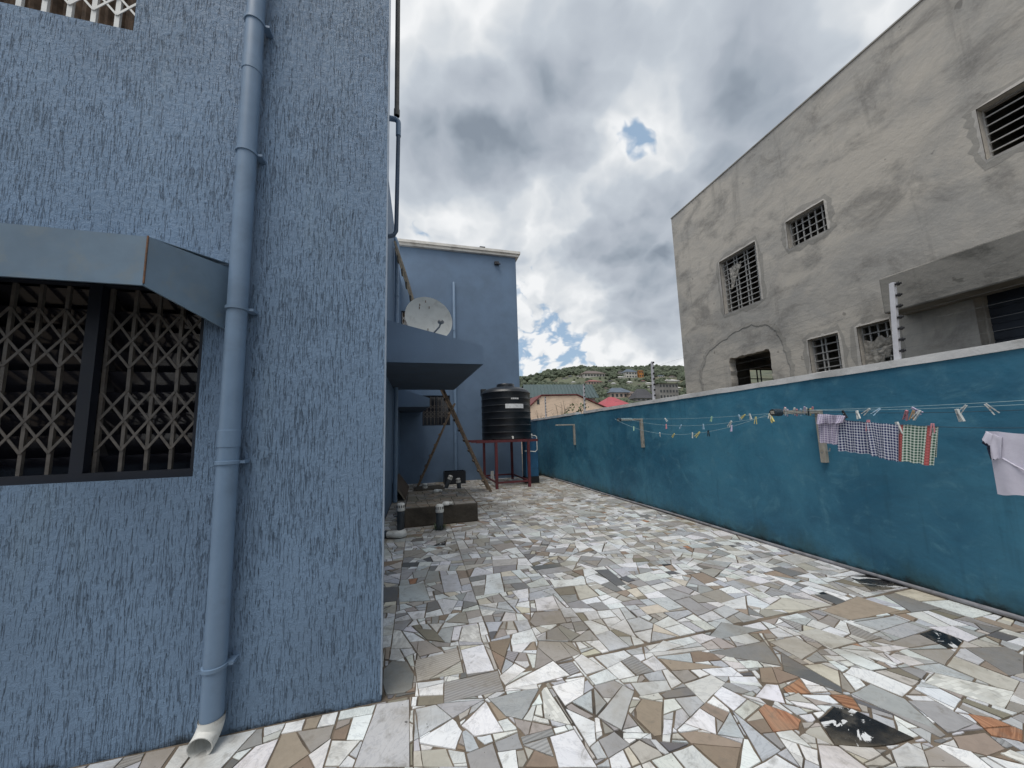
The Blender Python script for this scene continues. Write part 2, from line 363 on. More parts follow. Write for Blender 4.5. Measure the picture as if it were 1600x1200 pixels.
def gingham(name, c_a, c_b, white, pitch, stripes=None):
    m, g, b = material(name); uv = g.n('ShaderNodeUVMap').outputs[0]; s = g.n('ShaderNodeSeparateXYZ', Vector=uv).outputs
    fx = g.sm(g.m('ABSOLUTE', g.m('SUBTRACT', g.m('FRACT', g.m('DIVIDE', s[0], pitch)), 0.5)), 0.17, 0.21)
    fy = g.sm(g.m('ABSOLUTE', g.m('SUBTRACT', g.m('FRACT', g.m('DIVIDE', s[1], pitch)), 0.5)), 0.17, 0.21)
    both = g.m('MULTIPLY', fx, fy); one = g.m('MULTIPLY', g.m('ADD', fx, fy), 0.5)
    cc = g.mix(one, white, c_b); cc = g.mix(both, cc, c_a)
    if stripes:
        for lo, hi, sc_ in stripes:
            k = g.m('MULTIPLY', g.m('GREATER_THAN', s[0], lo), g.m('LESS_THAN', s[0], hi))
            cc = g.mix(g.m('MULTIPLY', k, 0.92), cc, g.mix(fy, sc_, tuple(min(1, x * 1.5 + 0.05) for x in sc_)))
    weave = g.noise(uv, 700, 2, 0.6)
    g.put(b.inputs['Base Color'], g.mix(g.m('MULTIPLY', weave, 0.25), cc, g.v('MULTIPLY', cc, (0.75, 0.75, 0.75)))); b.inputs['Roughness'].default_value = 0.95
    b.inputs['Specular IOR Level'].default_value = 0.1
    bump(g, b, weave, 0.0006)
    return m

BLUE = (0.166, 0.247, 0.362)
M = {}
M['render'] = blue_render_material('blue_render', BLUE)
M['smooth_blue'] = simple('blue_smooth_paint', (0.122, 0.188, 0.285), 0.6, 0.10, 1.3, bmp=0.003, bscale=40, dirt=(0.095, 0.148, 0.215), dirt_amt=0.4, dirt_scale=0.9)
M['pipe_blue'] = simple('blue_pipe_paint', (0.163, 0.243, 0.355), 0.42, 0.06, 5, dirt=(0.12, 0.17, 0.23), dirt_amt=0.35, dirt_scale=4)
M['pipe_dark'] = simple('dark_blue_pipe', (0.060, 0.095, 0.150), 0.5, 0.15, 8)
M['pipe_brown'] = simple('weathered_grey_pipe', (0.13, 0.125, 0.115), 0.7, 0.3, 14)
M['bead'] = simple('white_bead', (0.27, 0.33, 0.41), 0.5, 0.08, 12)
M['hood'] = simple('hood_sheet_metal', (0.140, 0.205, 0.275), 0.45, 0.14, 3.5, dirt=(0.19, 0.22, 0.23), dirt_amt=0.6, dirt_scale=5)
M['rust'] = simple('rusty_seam', (0.16, 0.085, 0.05), 0.9, 0.4, 40)
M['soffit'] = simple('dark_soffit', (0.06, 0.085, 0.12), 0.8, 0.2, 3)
M['frame'] = simple('navy_window_frame', (0.007, 0.010, 0.019), 0.6, 0.2, 9)
M['grille'] = simple('dusty_grille', (0.120, 0.107, 0.096), 0.6, 0.25, 22, dirt=(0.10, 0.08, 0.06), dirt_amt=0.6, dirt_scale=18)
M['white_grille'] = simple('white_grille', (0.74, 0.74, 0.72), 0.45, 0.06, 15)
M['curtain'] = simple('brown_curtain', (0.15, 0.105, 0.075), 0.95, 0.45, 16)
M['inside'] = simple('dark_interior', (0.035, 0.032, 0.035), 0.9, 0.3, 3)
M['cap'] = simple('white_cap_paint', (0.60, 0.60, 0.60), 0.7, 0.10, 3, dirt=(0.30, 0.30, 0.29), dirt_amt=0.55, dirt_scale=2.4, bmp=0.004, bscale=30)
M['roof_white'] = simple('white_roof_edge', (0.62, 0.60, 0.56), 0.6, 0.12, 3, dirt=(0.30, 0.27, 0.24), dirt_amt=0.5, dirt_scale=2)
M['teal'] = yard_wall_material()
M['concrete'] = raw_concrete('raw_plaster', (0.375, 0.360, 0.338), (0.215, 0.205, 0.192), (0.520, 0.480, 0.425))
M['mortar'] = raw_concrete('fresh_mortar', (0.295, 0.283, 0.262), (0.18, 0.172, 0.16), (0.36, 0.34, 0.31), False)
M['mortar_light'] = raw_concrete('pale_mortar', (0.43, 0.41, 0.385), (0.29, 0.275, 0.255), (0.50, 0.475, 0.44), False)
M['slab'] = raw_concrete('canopy_concrete', (0.20, 0.193, 0.178), (0.065, 0.063, 0.058), (0.27, 0.256, 0.232))
M['grey_bars'] = simple('grey_bars', (0.36, 0.355, 0.345), 0.6, 0.15, 20)
M['dark_bars'] = simple('dark_bars', (0.03, 0.035, 0.035), 0.6, 0.15, 20)
M['plastic_sheet'] = simple('torn_sheeting', (0.30, 0.28, 0.25), 0.5, 0.4, 18)
M['grout'] = simple('sandy_grout', (0.150, 0.120, 0.090), 0.95, 0.4, 4, bmp=0.004, bscale=120, dirt=(0.032, 0.030, 0.027), dirt_amt=0.9, dirt_scale=1.6)
M['earth'] = simple('earth', (0.14, 0.115, 0.08), 0.95, 0.35, 0.2)
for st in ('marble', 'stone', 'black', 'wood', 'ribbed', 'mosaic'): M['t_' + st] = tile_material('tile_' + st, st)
M['tank'] = simple('black_polyethylene', (0.010, 0.013, 0.018), 0.38, 0.3, 3, dirt=(0.035, 0.04, 0.045), dirt_amt=0.35, dirt_scale=2)
M['label_white'] = simple('white_label', (0.70, 0.71, 0.72), 0.5, 0.12, 14)
M['red_steel'] = simple('red_oxide_steel', (0.105, 0.018, 0.024), 0.6, 0.3, 9, dirt=(0.06, 0.03, 0.025), dirt_amt=0.5, dirt_scale=8)
M['wood'] = simple('weathered_wood', (0.185, 0.135, 0.095), 0.9, 0.35, 14, bmp=0.004, bscale=90, dirt=(0.075, 0.06, 0.045), dirt_amt=0.6, dirt_scale=6)
M['wood_pale'] = simple('grey_wood', (0.255, 0.225, 0.18), 0.9, 0.25, 12, bmp=0.003, bscale=90, dirt=(0.12, 0.10, 0.08), dirt_amt=0.5, dirt_scale=7)
M['board'] = simple('brown_board', (0.105, 0.080, 0.062), 0.85, 0.3, 6)
M['chamber'] = raw_concrete('damp_concrete', (0.075, 0.066, 0.055), (0.028, 0.025, 0.022), (0.11, 0.095, 0.078), False)
M['pvc_white'] = simple('white_pvc', (0.70, 0.70, 0.67), 0.4, 0.08, 12, dirt=(0.33, 0.30, 0.25), dirt_amt=0.55, dirt_scale=11)
M['pvc_grey'] = simple('dark_grey_pvc', (0.045, 0.055, 0.065), 0.45, 0.2, 10)
M['dish'] = simple('dish_paint', (0.80, 0.80, 0.75), 0.5, 0.05, 4, dirt=(0.52, 0.51, 0.46), dirt_amt=0.45, dirt_scale=5)
M['metal_grey'] = simple('galvanised', (0.30, 0.31, 0.32), 0.45, 0.2, 10, metal=0.4)
M['bracket'] = simple('grey_bracket', (0.33, 0.31, 0.27), 0.7, 0.15, 14, dirt=(0.2, 0.17, 0.13), dirt_amt=0.4, dirt_scale=16)
M['post_white'] = simple('white_post', (0.62, 0.62, 0.66), 0.5, 0.08, 12)
M['insulator'] = simple('black_insulator', (0.02, 0.02, 0.024), 0.4, 0.2, 20)
M['wire'] = simple('thin_wire', (0.20, 0.21, 0.22), 0.4, 0.1, 20, metal=0.6)
M['rope'] = simple('pale_line', (0.30, 0.42, 0.46), 0.8, 0.15, 30)
M['rope_dark'] = simple('dark_line', (0.03, 0.05, 0.07), 0.8, 0.15, 30)
M['conduit'] = simple('grey_conduit', (0.23, 0.23, 0.25), 0.5, 0.2, 9, dirt=(0.08, 0.075, 0.07), dirt_amt=0.5, dirt_scale=5)
for nm, c in dict(white=(0.66, 0.68, 0.66), yellow=(0.62, 0.55, 0.22), pink=(0.66, 0.28, 0.32), blue=(0.35, 0.52, 0.66), black=(0.02, 0.025, 0.03), green=(0.38, 0.60, 0.42), lilac=(0.52, 0.46, 0.62), orange=(0.55, 0.33, 0.16)).items():
    M['peg_' + nm] = simple('peg_' + nm, c, 0.4, 0.08, 30)
M['cl_lilac'] = gingham('lilac_check', (0.27, 0.23, 0.36), (0.42, 0.38, 0.50), (0.62, 0.59, 0.68), 0.020)
M['cl_navy'] = gingham('navy_check', (0.025, 0.035, 0.115), (0.085, 0.105, 0.22), (0.66, 0.68, 0.74), 0.026)
M['cl_green'] = gingham('green_check', (0.045, 0.115, 0.085), (0.17, 0.28, 0.21), (0.72, 0.76, 0.70), 0.026, [(0.022, 0.056, (0.34, 0.055, 0.060)), (0.230, 0.264, (0.34, 0.055, 0.060))])
M['cl_white'] = simple('white_jersey', (0.60, 0.58, 0.68), 0.95, 0.05, 8, bmp=0.003, bscale=14)
M['cl_navyplain'] = simple('navy_ribbing', (0.015, 0.02, 0.045), 0.9, 0.15, 30)
M['paint_blue'] = simple('deep_blue_paint', (0.020, 0.105, 0.215), 0.5, 0.12, 3, dirt=(0.012, 0.05, 0.09), dirt_amt=0.4, dirt_scale=3)
M['black_paint'] = simple('black_plinth', (0.012, 0.014, 0.018), 0.6, 0.2, 5)

# ================================================================== SETTING: ground
YL, XL, XS, XR, YB = 2.522, -0.226, -0.68, 4.636, 13.2     # house front, its corner, its side wall, yard wall, back house
gm = MB(); gm.face([(-3000, -3000, -0.06), (3000, -3000, -0.06), (3000, 3000, -0.06), (-3000, 3000, -0.06)])
tag(gm.build('ground', M['earth']), kind='structure')
pm = MB(); pm.box(-7, XR, -3, YB, -0.1, 0.0)
paving = tag(pm.build('paving', M['grout']), kind='structure')

# ------------------------------------------------------------------ broken-tile crazy paving
def clip(poly, p, n):                        # keep the side where (q-p).n <= 0
    out = []; k = len(poly)
    for i in range(k):
        a, b = poly[i], poly[(i + 1) % k]
        da = (a[0] - p[0]) * n[0] + (a[1] - p[1]) * n[1]; db = (b[0] - p[0]) * n[0] + (b[1] - p[1]) * n[1]
        if da <= 0: out.append(a)
        if (da < 0 < db) or (db < 0 < da):
            t = da / (da - db); out.append((a[0] + (b[0] - a[0]) * t, a[1] + (b[1] - a[1]) * t))
    return out if len(out) > 2 else []
def area(P): return 0.5 * sum(P[i][0] * P[(i + 1) % len(P)][1] - P[(i + 1) % len(P)][0] * P[i][1] for i in range(len(P))) if len(P) > 2 else 0
def hull(pts):
    pts = sorted(set(pts)); 
    def half(ps):
        h = []
        for p in ps:
            while len(h) > 1 and (h[-1][0] - h[-2][0]) * (p[1] - h[-2][1]) - (h[-1][1] - h[-2][1]) * (p[0] - h[-2][0]) <= 0: h.pop()
            h.append(p)
        return h
    a, b = half(pts), half(pts[::-1]); return a[:-1] + b[:-1]
def edges(P):
    for i in range(len(P)):
        a, b = P[i], P[(i + 1) % len(P)]; l = math.hypot(b[0] - a[0], b[1] - a[1])
        if l > 1e-6: yield a, b, ((b[1] - a[1]) / l, -(b[0] - a[0]) / l)
def inset(P, d):
    Q = list(P)
    for a, b, n in edges(P):
        dd = d * random.choice((0.35, 0.7, 0.9, 1.2, 2.1)); Q = clip(Q, (a[0] - n[0] * dd, a[1] - n[1] * dd), n)
        if not Q: return []
    return Q
def subtract(P, L):                          # convex P minus convex L -> convex pieces
    out = []; rest = P
    for a, b, n in edges(L):
        o = clip(rest, a, (-n[0], -n[1]))
        if area(o) > 1e-5: out.append(o)
        rest = clip(rest, a, n)
        if not rest: break
    return out
def bbox(P): xs = [p[0] for p in P]; ys = [p[1] for p in P]; return min(xs), min(ys), max(xs), max(ys)
def long_axis(P):
    cx = sum(p[0] for p in P) / len(P); cy = sum(p[1] for p in P) / len(P)
    a = sum((p[0] - cx) ** 2 for p in P); b = sum((p[0] - cx) * (p[1] - cy) for p in P); c = sum((p[1] - cy) ** 2 for p in P)
    return 0.5 * math.atan2(2 * b, a - c), (cx, cy)
def shatter(P, out):
    A = area(P); tgt = min(0.12, max(0.0022, random.lognormvariate(math.log(0.021), 1.0)))
    if A < tgt: out.append(P); return
    th, c = long_axis(P); x0, y0, x1, y1 = bbox(P); s = math.sqrt(A)
    rr_ = random.random()
    if rr_ < 0.72:                            # mostly snapped square across the longest side
        e = max(edges(P), key=lambda q: math.hypot(q[1][0] - q[0][0], q[1][1] - q[0][1])); an = math.atan2(e[1][1] - e[0][1], e[1][0] - e[0][0]) + random.gauss(0, 0.16)
    else: an = th + random.gauss(0, 0.25 if rr_ < 0.9 else 0.8)
    q = (c[0] + random.gauss(0, 0.13) * s, c[1] + random.gauss(0, 0.13) * s); n = (math.cos(an), math.sin(an))
    a, b = clip(P, q, n), clip(P, q, (-n[0], -n[1]))
    if area(a) < 0.0015 or area(b) < 0.0015: out.append(P); return
    shatter(a, out); shatter(b, out)
RGB = dict(white=(0.78, 0.80, 0.81), offw=(0.68, 0.68, 0.66), lgrey=(0.50, 0.515, 0.535), grey=(0.33, 0.33, 0.335), greige=(0.335, 0.31, 0.285), beige=(0.47, 0.45, 0.41),
           cream=(0.60, 0.56, 0.47), brown=(0.25, 0.19, 0.145), tan=(0.31, 0.25, 0.20), slate=(0.115, 0.118, 0.125), dgrey=(0.205, 0.205, 0.205), olive=(0.21, 0.195, 0.15), black=(0.012, 0.012, 0.014), orange=(0.42, 0.215, 0.125))
def pA(*q): return [(590 + x / 2.608, 740 + y / 2.608) for x, y in q]
def pB(*q): return [(1060 + x / 2.963, 820 + y / 2.963) for x, y in q]
LAND = [  # tiles one can recognise: outline in the photograph, colour, style
 (pB((650,905),(720,845),(800,855),(1095,995),(990,1025),(870,1035),(725,1025)),'black','black'),
 (pA((25,800),(60,765),(120,770),(148,820),(140,880),(110,897),(35,905),(22,860)),'dgrey','stone'),
 (pA((148,765),(330,722),(350,815),(160,850)),'beige','ribbed'), (pA((338,722),(432,698),(475,803),(362,820)),'white','marble'),
 (pA((272,855),(490,805),(515,885),(270,938)),'grey','ribbed'), (pA((155,855),(270,842),(268,905),(152,910)),'white','marble'),
 (pA((165,912),(268,905),(270,940),(160,950)),'olive','stone'), (pA((520,870),(715,765),(785,825),(650,860),(518,882)),'white','marble'),
 (pA((495,830),(560,775),(605,800),(520,865)),'white','marble'), (pA((340,1030),(440,930),(515,1055),(395,1075)),'white','marble'),
 (pA((170,1090),(310,1000),(345,1055),(318,1130),(172,1105)),'white','marble'), (pA((148,965),(300,925),(440,920),(330,985),(145,1095)),'lgrey','marble'),
 (pA((-5,945),(128,925),(130,1200),(-100,1200)),'lgrey','marble'), (pA((455,925),(600,885),(660,880),(620,960),(590,1005),(520,990)),'grey','marble'),
 (pA((665,880),(690,870),(790,1030),(680,1000)),'offw','mosaic'), (pA((710,870),(845,835),(840,905),(765,950)),'white','marble'),
 (pA((765,960),(885,1015),(890,1095),(862,1118)),'white','marble'), (pA((700,1075),(800,1045),(895,1200),(735,1200)),'white','marble'),
 (pA((895,995),(1000,865),(1047,890),(995,1050)),'lgrey','stone'), (pA((1050,960),(1080,920),(1165,935),(1160,1070),(1125,1075),(1055,1005)),'tan','stone'),
 (pA((800,760),(830,738),(925,800),(850,822)),'white','marble'), (pA((640,800),(655,685),(790,690),(830,735),(730,765)),'greige','stone'),
 (pA((690,645),(745,620),(825,660),(790,685),(690,680)),'dgrey','stone'), (pA((620,605),(640,568),(745,560),(770,610),(640,625)),'greige','stone'),
 (pA((640,515),(720,500),(770,550),(650,563)),'offw','marble'), (pA((450,690),(545,672),(500,810),(470,745)),'brown','stone'),
 (pA((85,460),(190,447),(215,520),(88,525)),'lgrey','marble'), (pA((130,690),(200,683),(268,725),(170,748)),'greige','stone'),
 (pA((255,418),(325,410),(345,480),(270,487)),'lgrey','stone'), (pA((885,395),(940,392),(1015,455),(975,460)),'slate','stone'),
 (pA((625,380),(740,365),(750,380),(640,395)),'slate','stone'), (pA((700,435),(845,432),(850,455),(720,465)),'white','marble'),
 (pA((945,628),(1010,592),(1057,672)),'white','marble'), (pA((1065,548),(1140,535),(1190,565),(1100,575)),'cream','stone'),
 (pA((1095,735),(1165,683),(1250,705),(1180,725)),'white','marble'), (pA((150,635),(230,640),(275,690),(200,680)),'olive','stone'),
 (pA((345,625),(410,615),(425,690),(330,685)),'offw','mosaic'), (pA((900,1090),(965,1055),(1030,1110),(940,1165)),'grey','stone'),
 (pA((1000,1060),(1115,1062),(1118,1085),(1000,1082)),'white','marble'), (pA((1165,1005),(1205,1008),(1195,1098),(1160,1095)),'white','marble'),
 (pA((1030,855),(1180,845),(1200,885),(1070,910)),'lgrey','stone'), (pA((600,1200),(640,1130),(720,1160),(735,1200)),'brown','stone'), (pA((145,1135),(280,1125),(310,1200),(145,1200)),'beige','stone'),
 (pB((130,595),(400,545),(450,610),(475,655)),'dgrey','stone'), (pB((475,595),(755,755),(760,785),(485,680)),'slate','stone'),
 (pB((420,545),(540,520),(650,580),(570,628)),'beige','stone'), (pB((550,500),(640,483),(825,545),(715,575)),'beige','stone'),
 (pB((770,690),(800,662),(900,680),(1090,755),(1040,800)),'white','marble'), (pB((355,800),(405,740),(465,745),(498,832)),'white','marble'),
 (pB((232,705),(355,705),(392,755),(240,735)),'white','marble'), (pB((250,865),(475,1050),(390,1100)),'lgrey','marble'), (pB((180,975),(240,870),(310,995)),'lgrey','marble'),
 (pB((375,665),(480,660),(560,710),(470,740),(385,735)),'brown','stone'), (pB((485,760),(560,715),(615,785),(500,780)),'orange','wood'),
 (pB((800,785),(890,740),(1050,810),(1240,980),(1215,990)),'grey','stone'), (pB((1060,815),(1190,820),(1415,950),(1245,965)),'grey','stone'),
 (pB((985,1050),(1060,1012),(1135,1050),(1160,1126),(1015,1126)),'white','marble'), (pB((670,400),(830,335),(1030,400),(800,445)),'tan','stone'),
 (pB((810,455),(1000,422),(1070,450),(930,495)),'lgrey','marble'), (pB((930,495),(1060,455),(1160,490),(1000,540)),'lgrey','marble'),
 (pB((1140,735),(1190,690),(1555,775),(1510,855)),'offw','mosaic'), (pB((1330,575),(1520,570),(1600,610),(1600,690),(1530,700)),'dgrey','stone'),
 (pB((790,240),(880,235),(1060,290),(900,310)),'black','black'), (pB((630,325),(700,325),(820,375),(760,385)),'slate','stone'),
 (pB((145,515),(200,455),(395,490),(200,530)),'grey','marble'), (pB((550,270),(600,262),(785,325),(770,332)),'white','marble'),
 (pB((370,860),(400,835),(500,870),(570,910),(560,950),(440,965)),'orange','wood'), (pB((570,920),(650,920),(730,1030),(590,970)),'beige','stone'),
 (pB((860,570),(1000,562),(1070,575),(960,590)),'white','marble'), (pB((690,635),(720,632),(790,670),(760,685)),'white','marble'),
 (pB((740,575),(900,590),(1015,650),(1000,655)),'white','marble'), (pB((1340,880),(1460,900),(1600,960),(1600,1010),(1450,980)),'orange','wood'),
 (pB((1270,985),(1420,965),(1520,1045),(1440,1075),(1300,1040)),'tan','stone'), (pB((700,790),(800,790),(850,865),(770,845)),'orange','wood'), (pB((395,395),(480,340),(620,350),(715,375),(580,398)),'beige','stone')]
lands = []; tiles = []
for poly, c, st in LAND:
    P = hull([tuple(on(x, y, 2, 0.0)[:2]) for x, y in poly])
    parts = [P]
    for L in lands: parts = [r for q in parts for r in (subtract(q, L) if not (bbox(q)[2] < bbox(L)[0] or bbox(L)[2] < bbox(q)[0] or bbox(q)[3] < bbox(L)[1] or bbox(L)[3] < bbox(q)[1]) and area(q) else [q])]
    lands.append(P)
    for q in parts: tiles.append((q, c, st, 0.002))
lbox = [(L, bbox(L)) for L in lands]
PAL = [('white', 'marble', 28), ('offw', 'marble', 14), ('lgrey', 'marble', 20), ('grey', 'stone', 12), ('greige', 'stone', 11), ('beige', 'stone', 8), ('cream', 'stone', 2), ('brown', 'stone', 2), ('tan', 'stone', 3),
       ('slate', 'stone', 1.5), ('dgrey', 'stone', 4), ('olive', 'stone', 1.5), ('orange', 'wood', 0.25), ('offw', 'mosaic', 2.0), ('grey', 'ribbed', 2.0), ('black', 'black', 0.4)]
PW = [p[2] for p in PAL]
raw = []
def rect(x0, y0, x1, y1): return [(x0, y0), (x1, y0), (x1, y1), (x0, y1)]
x = XL + 0.012                               # laid in lanes that run down the yard
lanes = [XL + 0.012]
while lanes[-1] < XR - 0.4: lanes.append(min(XR - 0.03, lanes[-1] + random.uniform(0.55, 1.0)))
if lanes[-1] < XR - 0.03: lanes.append(XR - 0.03)
for a, b in zip(lanes, lanes[1:]):
    y = YL + random.uniform(0, 0.02)
    while y < YB:
        y2 = min(YB, y + random.uniform(0.8, 2.6)); shatter(rect(a, y, b, y2), raw); y = y2
xx = -3.2
while xx < XR - 0.03:
    x2 = min(XR - 0.03, xx + random.uniform(0.7, 1.6)); shatter(rect(xx, 1.35, x2, YL - 0.015), raw); shatter(rect(xx, 0.0, x2, 1.35), raw); xx = x2
shatter(rect(XL - 0.04, YL + 0.06, XL + 0.012, 3.1), raw); shatter(rect(XS + 0.01, 3.1, XL + 0.012, 8.2), raw); shatter(rect(XS + 0.01, 8.2, XL + 0.012, YB), raw)
CH = [(-0.30, 6.86), (1.10, 6.86), (1.10, 9.05), (-0.30, 9.05)]      # the inspection chamber's footprint
for P in raw:
    parts = [P]
    for L, bb in lbox + [(CH, bbox(CH))]:
        nxt = []
        for q in parts:
            c = bbox(q)
            if c[2] < bb[0] or bb[2] < c[0] or c[3] < bb[1] or bb[3] < c[1]: nxt.append(q)
            else: nxt += subtract(q, L)
        parts = nxt
    for q in parts:
        c, st, _ = random.choices(PAL, PW)[0]; tiles.append((q, c, st, 0.0042))
solid = []
for P, c, st, gap in tiles:
    if area(P) < 4e-4: continue
    Q = inset(P, gap)
    Q = [q for i, q in enumerate(Q) if math.hypot(q[0] - Q[i - 1][0], q[1] - Q[i - 1][1]) > 2e-3]
    if len(Q) < 3 or area(Q) < 3e-4: continue
    R = []                                    # broken edges: a knee in the longer ones, chipped corners
    for i in range(len(Q)):
        a, b = Q[i], Q[(i + 1) % len(Q)]; l = math.hypot(b[0] - a[0], b[1] - a[1]); R.append(a)
        if l > 0.07:
            k = 2 if l > 0.2 else 1
            for j in range(k):
                t = (j + random.uniform(0.7, 1.3)) / (k + 1); o = random.uniform(-0.0035, 0.0015)
                R.append((a[0] + (b[0] - a[0]) * t + (b[1] - a[1]) / l * o, a[1] + (b[1] - a[1]) * t - (b[0] - a[0]) / l * o))
    cx = sum(p[0] for p in R) / len(R); cy = sum(p[1] for p in R) / len(R)
    d = max(0.3, math.hypot(cx, cy)); u, v = px((cx, cy, 0)); seen = cy > 0.3 and -40 < u < 1640 and v < 1230
    vis = area(R) * 1.6 / d ** 3 if seen else 0
    k = random.uniform(0.88, 1.12); base = RGB[c]; tint = tuple(min(0.86, x * k * random.uniform(0.97, 1.03)) for x in base)
    solid.append((vis, R, (cx, cy), st, tint + (random.random(),)))
solid.sort(key=lambda s: -s[0])
def tile_geo(R, c, lift):
    h0 = 0.006 + lift; tx, ty = random.gauss(0, 0.006), random.gauss(0, 0.006); n = len(R); ch = 0.0012
    zz = lambda p: h0 + max(-0.004, min(0.004, (p[0] - c[0]) * tx + (p[1] - c[1]) * ty))
    sh = [(p[0] + (c[0] - p[0]) * min(0.3, ch / max(1e-3, math.hypot(c[0] - p[0], c[1] - p[1]))), p[1] + (c[1] - p[1]) * min(0.3, ch / max(1e-3, math.hypot(c[0] - p[0], c[1] - p[1])))) for p in R]
    V = [(p[0] - c[0], p[1] - c[1], zz(p)) for p in sh] + [(p[0] - c[0], p[1] - c[1], zz(p) - 0.0011) for p in R] + [(p[0] - c[0], p[1] - c[1], -0.004) for p in R]
    Fc = [tuple(range(n))] + [(n + i, n + (i + 1) % n, (i + 1) % n, i) for i in range(n)] + [(2 * n + i, 2 * n + (i + 1) % n, n + (i + 1) % n, n + i) for i in range(n)]
    return V, Fc
def paint(me, cols):
    ca = me.color_attributes.new('tint', 'FLOAT_COLOR', 'POINT'); ca.data.foreach_set('color', cols)
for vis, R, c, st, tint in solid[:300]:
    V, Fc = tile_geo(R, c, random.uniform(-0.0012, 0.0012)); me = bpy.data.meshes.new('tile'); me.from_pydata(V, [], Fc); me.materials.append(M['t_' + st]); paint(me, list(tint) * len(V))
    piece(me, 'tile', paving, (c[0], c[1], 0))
V, Fc, cols, mi = [], [], [], []
styles = ['marble', 'stone', 'black', 'wood', 'ribbed', 'mosaic']
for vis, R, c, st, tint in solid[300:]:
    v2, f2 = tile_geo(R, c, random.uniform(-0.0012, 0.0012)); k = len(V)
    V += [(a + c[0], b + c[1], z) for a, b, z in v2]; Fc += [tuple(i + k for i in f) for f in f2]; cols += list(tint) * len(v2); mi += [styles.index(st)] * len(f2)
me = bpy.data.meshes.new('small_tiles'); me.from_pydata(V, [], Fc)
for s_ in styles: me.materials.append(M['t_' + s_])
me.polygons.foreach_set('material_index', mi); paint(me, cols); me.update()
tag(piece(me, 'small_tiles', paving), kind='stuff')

# ================================================================== THE BLUE HOUSE
house = thing('blue_house', 'blue-grey painted house with scratched vertical render beside the tiled yard', 'house', (-3, 6, 0))
house_inv = Vector((-3, 6, 0))
def hp(mb, name, mat, **k):                  # part of the house, built in place
    o = mb.build(name, mat, None, **k); o.parent = house; o.location = Vector(o.location) - house_inv; return o
WX0, WX1, WZ0, WZ1 = -2.42, -1.28, 1.416, 2.60
UX0, UX1, UZ0, UZ1 = -2.90, -1.777, 4.25, 5.45
mb = MB(); wall_panel(mb, (-7, YL, 0), (1, 0, 0), (0, 0, 1), (0, -1, 0), 7 + XL, 7.4, [(WX0 + 7, WX1 + 7, WZ0, WZ1), (UX0 + 7, UX1 + 7, UZ0, UZ1)], 0.2)
mb.v = [(x, (y if y < YL + 0.1 or x < XL - 0.02 else YL + 0.055), z) for x, y, z in mb.v]
hp(mb, 'front_wall', M['render'])
for bx in ((XL - 0.24, XL - 0.045, YL + 0.06, 3.1, 7.4), (XS - 0.2, XL - 0.24, 2.9, 3.1, 7.398), (XS - 0.2, XS, 3.1, YB, 7.396), (-7, -6.8, YL + 0.2, YB, 7.396)): hp(MB().box(*bx[:4], 0, bx[4]), 'side_wall', M['smooth_blue'])
hp(MB().box(-6.9, XS - 0.05, YL + 0.1, YB - 0.1, 7.3, 7.47), 'roof_slab', M['cap'])
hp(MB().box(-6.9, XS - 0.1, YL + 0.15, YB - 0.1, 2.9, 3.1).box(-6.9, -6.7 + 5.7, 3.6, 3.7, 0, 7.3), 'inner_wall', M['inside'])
hp(MB().box(XL - 0.007, XL + 0.003, YL - 0.004, YL + 0.010, 0.04, 7.4), 'corner_bead', M['bead'])

def window_unit(parent, name, X0, X1, Z0, Z1, y, mulls, levels, nb, mats, back, fw=0.045, frame=True, bw=0.017, gy=0.03):
    off = house_inv
    mbf = MB()
    if frame:
        mbf.box(X0, X1, y, y + 0.05, Z0, Z0 + fw); mbf.box(X0, X1, y, y + 0.05, Z1 - fw, Z1)
        mbf.box(X0, X0 + fw, y + 0.001, y + 0.049, Z0 + fw, Z1 - fw); mbf.box(X1 - fw * 0.7, X1, y + 0.001, y + 0.049, Z0 + fw, Z1 - fw)
    for m_ in mulls: mbf.box(m_ - 0.03, m_ + 0.03, y + 0.001, y + 0.049, Z0 + fw, Z1 - fw)
    if not mbf.v: mbf.box(X0, X1, y + 0.02, y + 0.05, Z0 - 0.001, Z0 + 0.012)
    win = mbf.build(name, mats[0]); win.parent = parent; win.location = -off
    xs = [X0 + fw] + [v for m_ in mulls for v in (m_ - 0.03, m_ + 0.03)] + [X1 - fw * 0.7]
    cache = {}
    for k in range(0, len(xs), 2):
        a, b = xs[k] + bw / 2 + 0.003, xs[k + 1] - bw / 2 - 0.003
        sp = (b - a) / nb
        if 'bar' not in cache: cache['bar'] = MB().box(-bw / 2, bw / 2, -0.009, 0.009, Z0 + fw, Z1 - fw).mesh('bar', mats[1])
        for i in range(nb + 1): piece(cache['bar'], 'bar', win, (a + i * sp, y + gy, 0))
        for (za, zb) in levels:
            key = (round(sp, 3), round(zb - za, 3))
            if key not in cache: cache[key] = MB().bar((0, 0, 0), (sp, 0, zb - za), 0.004, 0.013).mesh('lattice_strip', mats[1]); cache[(key, 1)] = MB().bar((0, 0.006, zb - za), (sp, 0.006, 0), 0.004, 0.013).mesh('lattice_strip', mats[1])
            for i in range(nb):
                piece(cache[key], 'lattice_strip', win, (a + i * sp, y + gy - 0.014, za)); piece(cache[(key, 1)], 'lattice_strip', win, (a + i * sp, y + gy - 0.018, za))
    return win
lv = [on(221, q, 1, YL + 0.05)[2] for q in (703, 656, 611, 574, 532, 487)]
win = window_unit(house, 'window', WX0, WX1, WZ0, WZ1, YL + 0.03, [-1.838], [(lv[0], lv[1]), (lv[1], lv[2]), (lv[3], lv[4]), (lv[4], lv[5])], 4, (M['frame'], M['grille']), None, gy=0.062)
mg, gg, bb_ = material('dark_louvre_glass'); bb_.inputs['Base Color'].default_value = (0.018, 0.018, 0.024, 1); bb_.inputs['Roughness'].default_value = 0.12
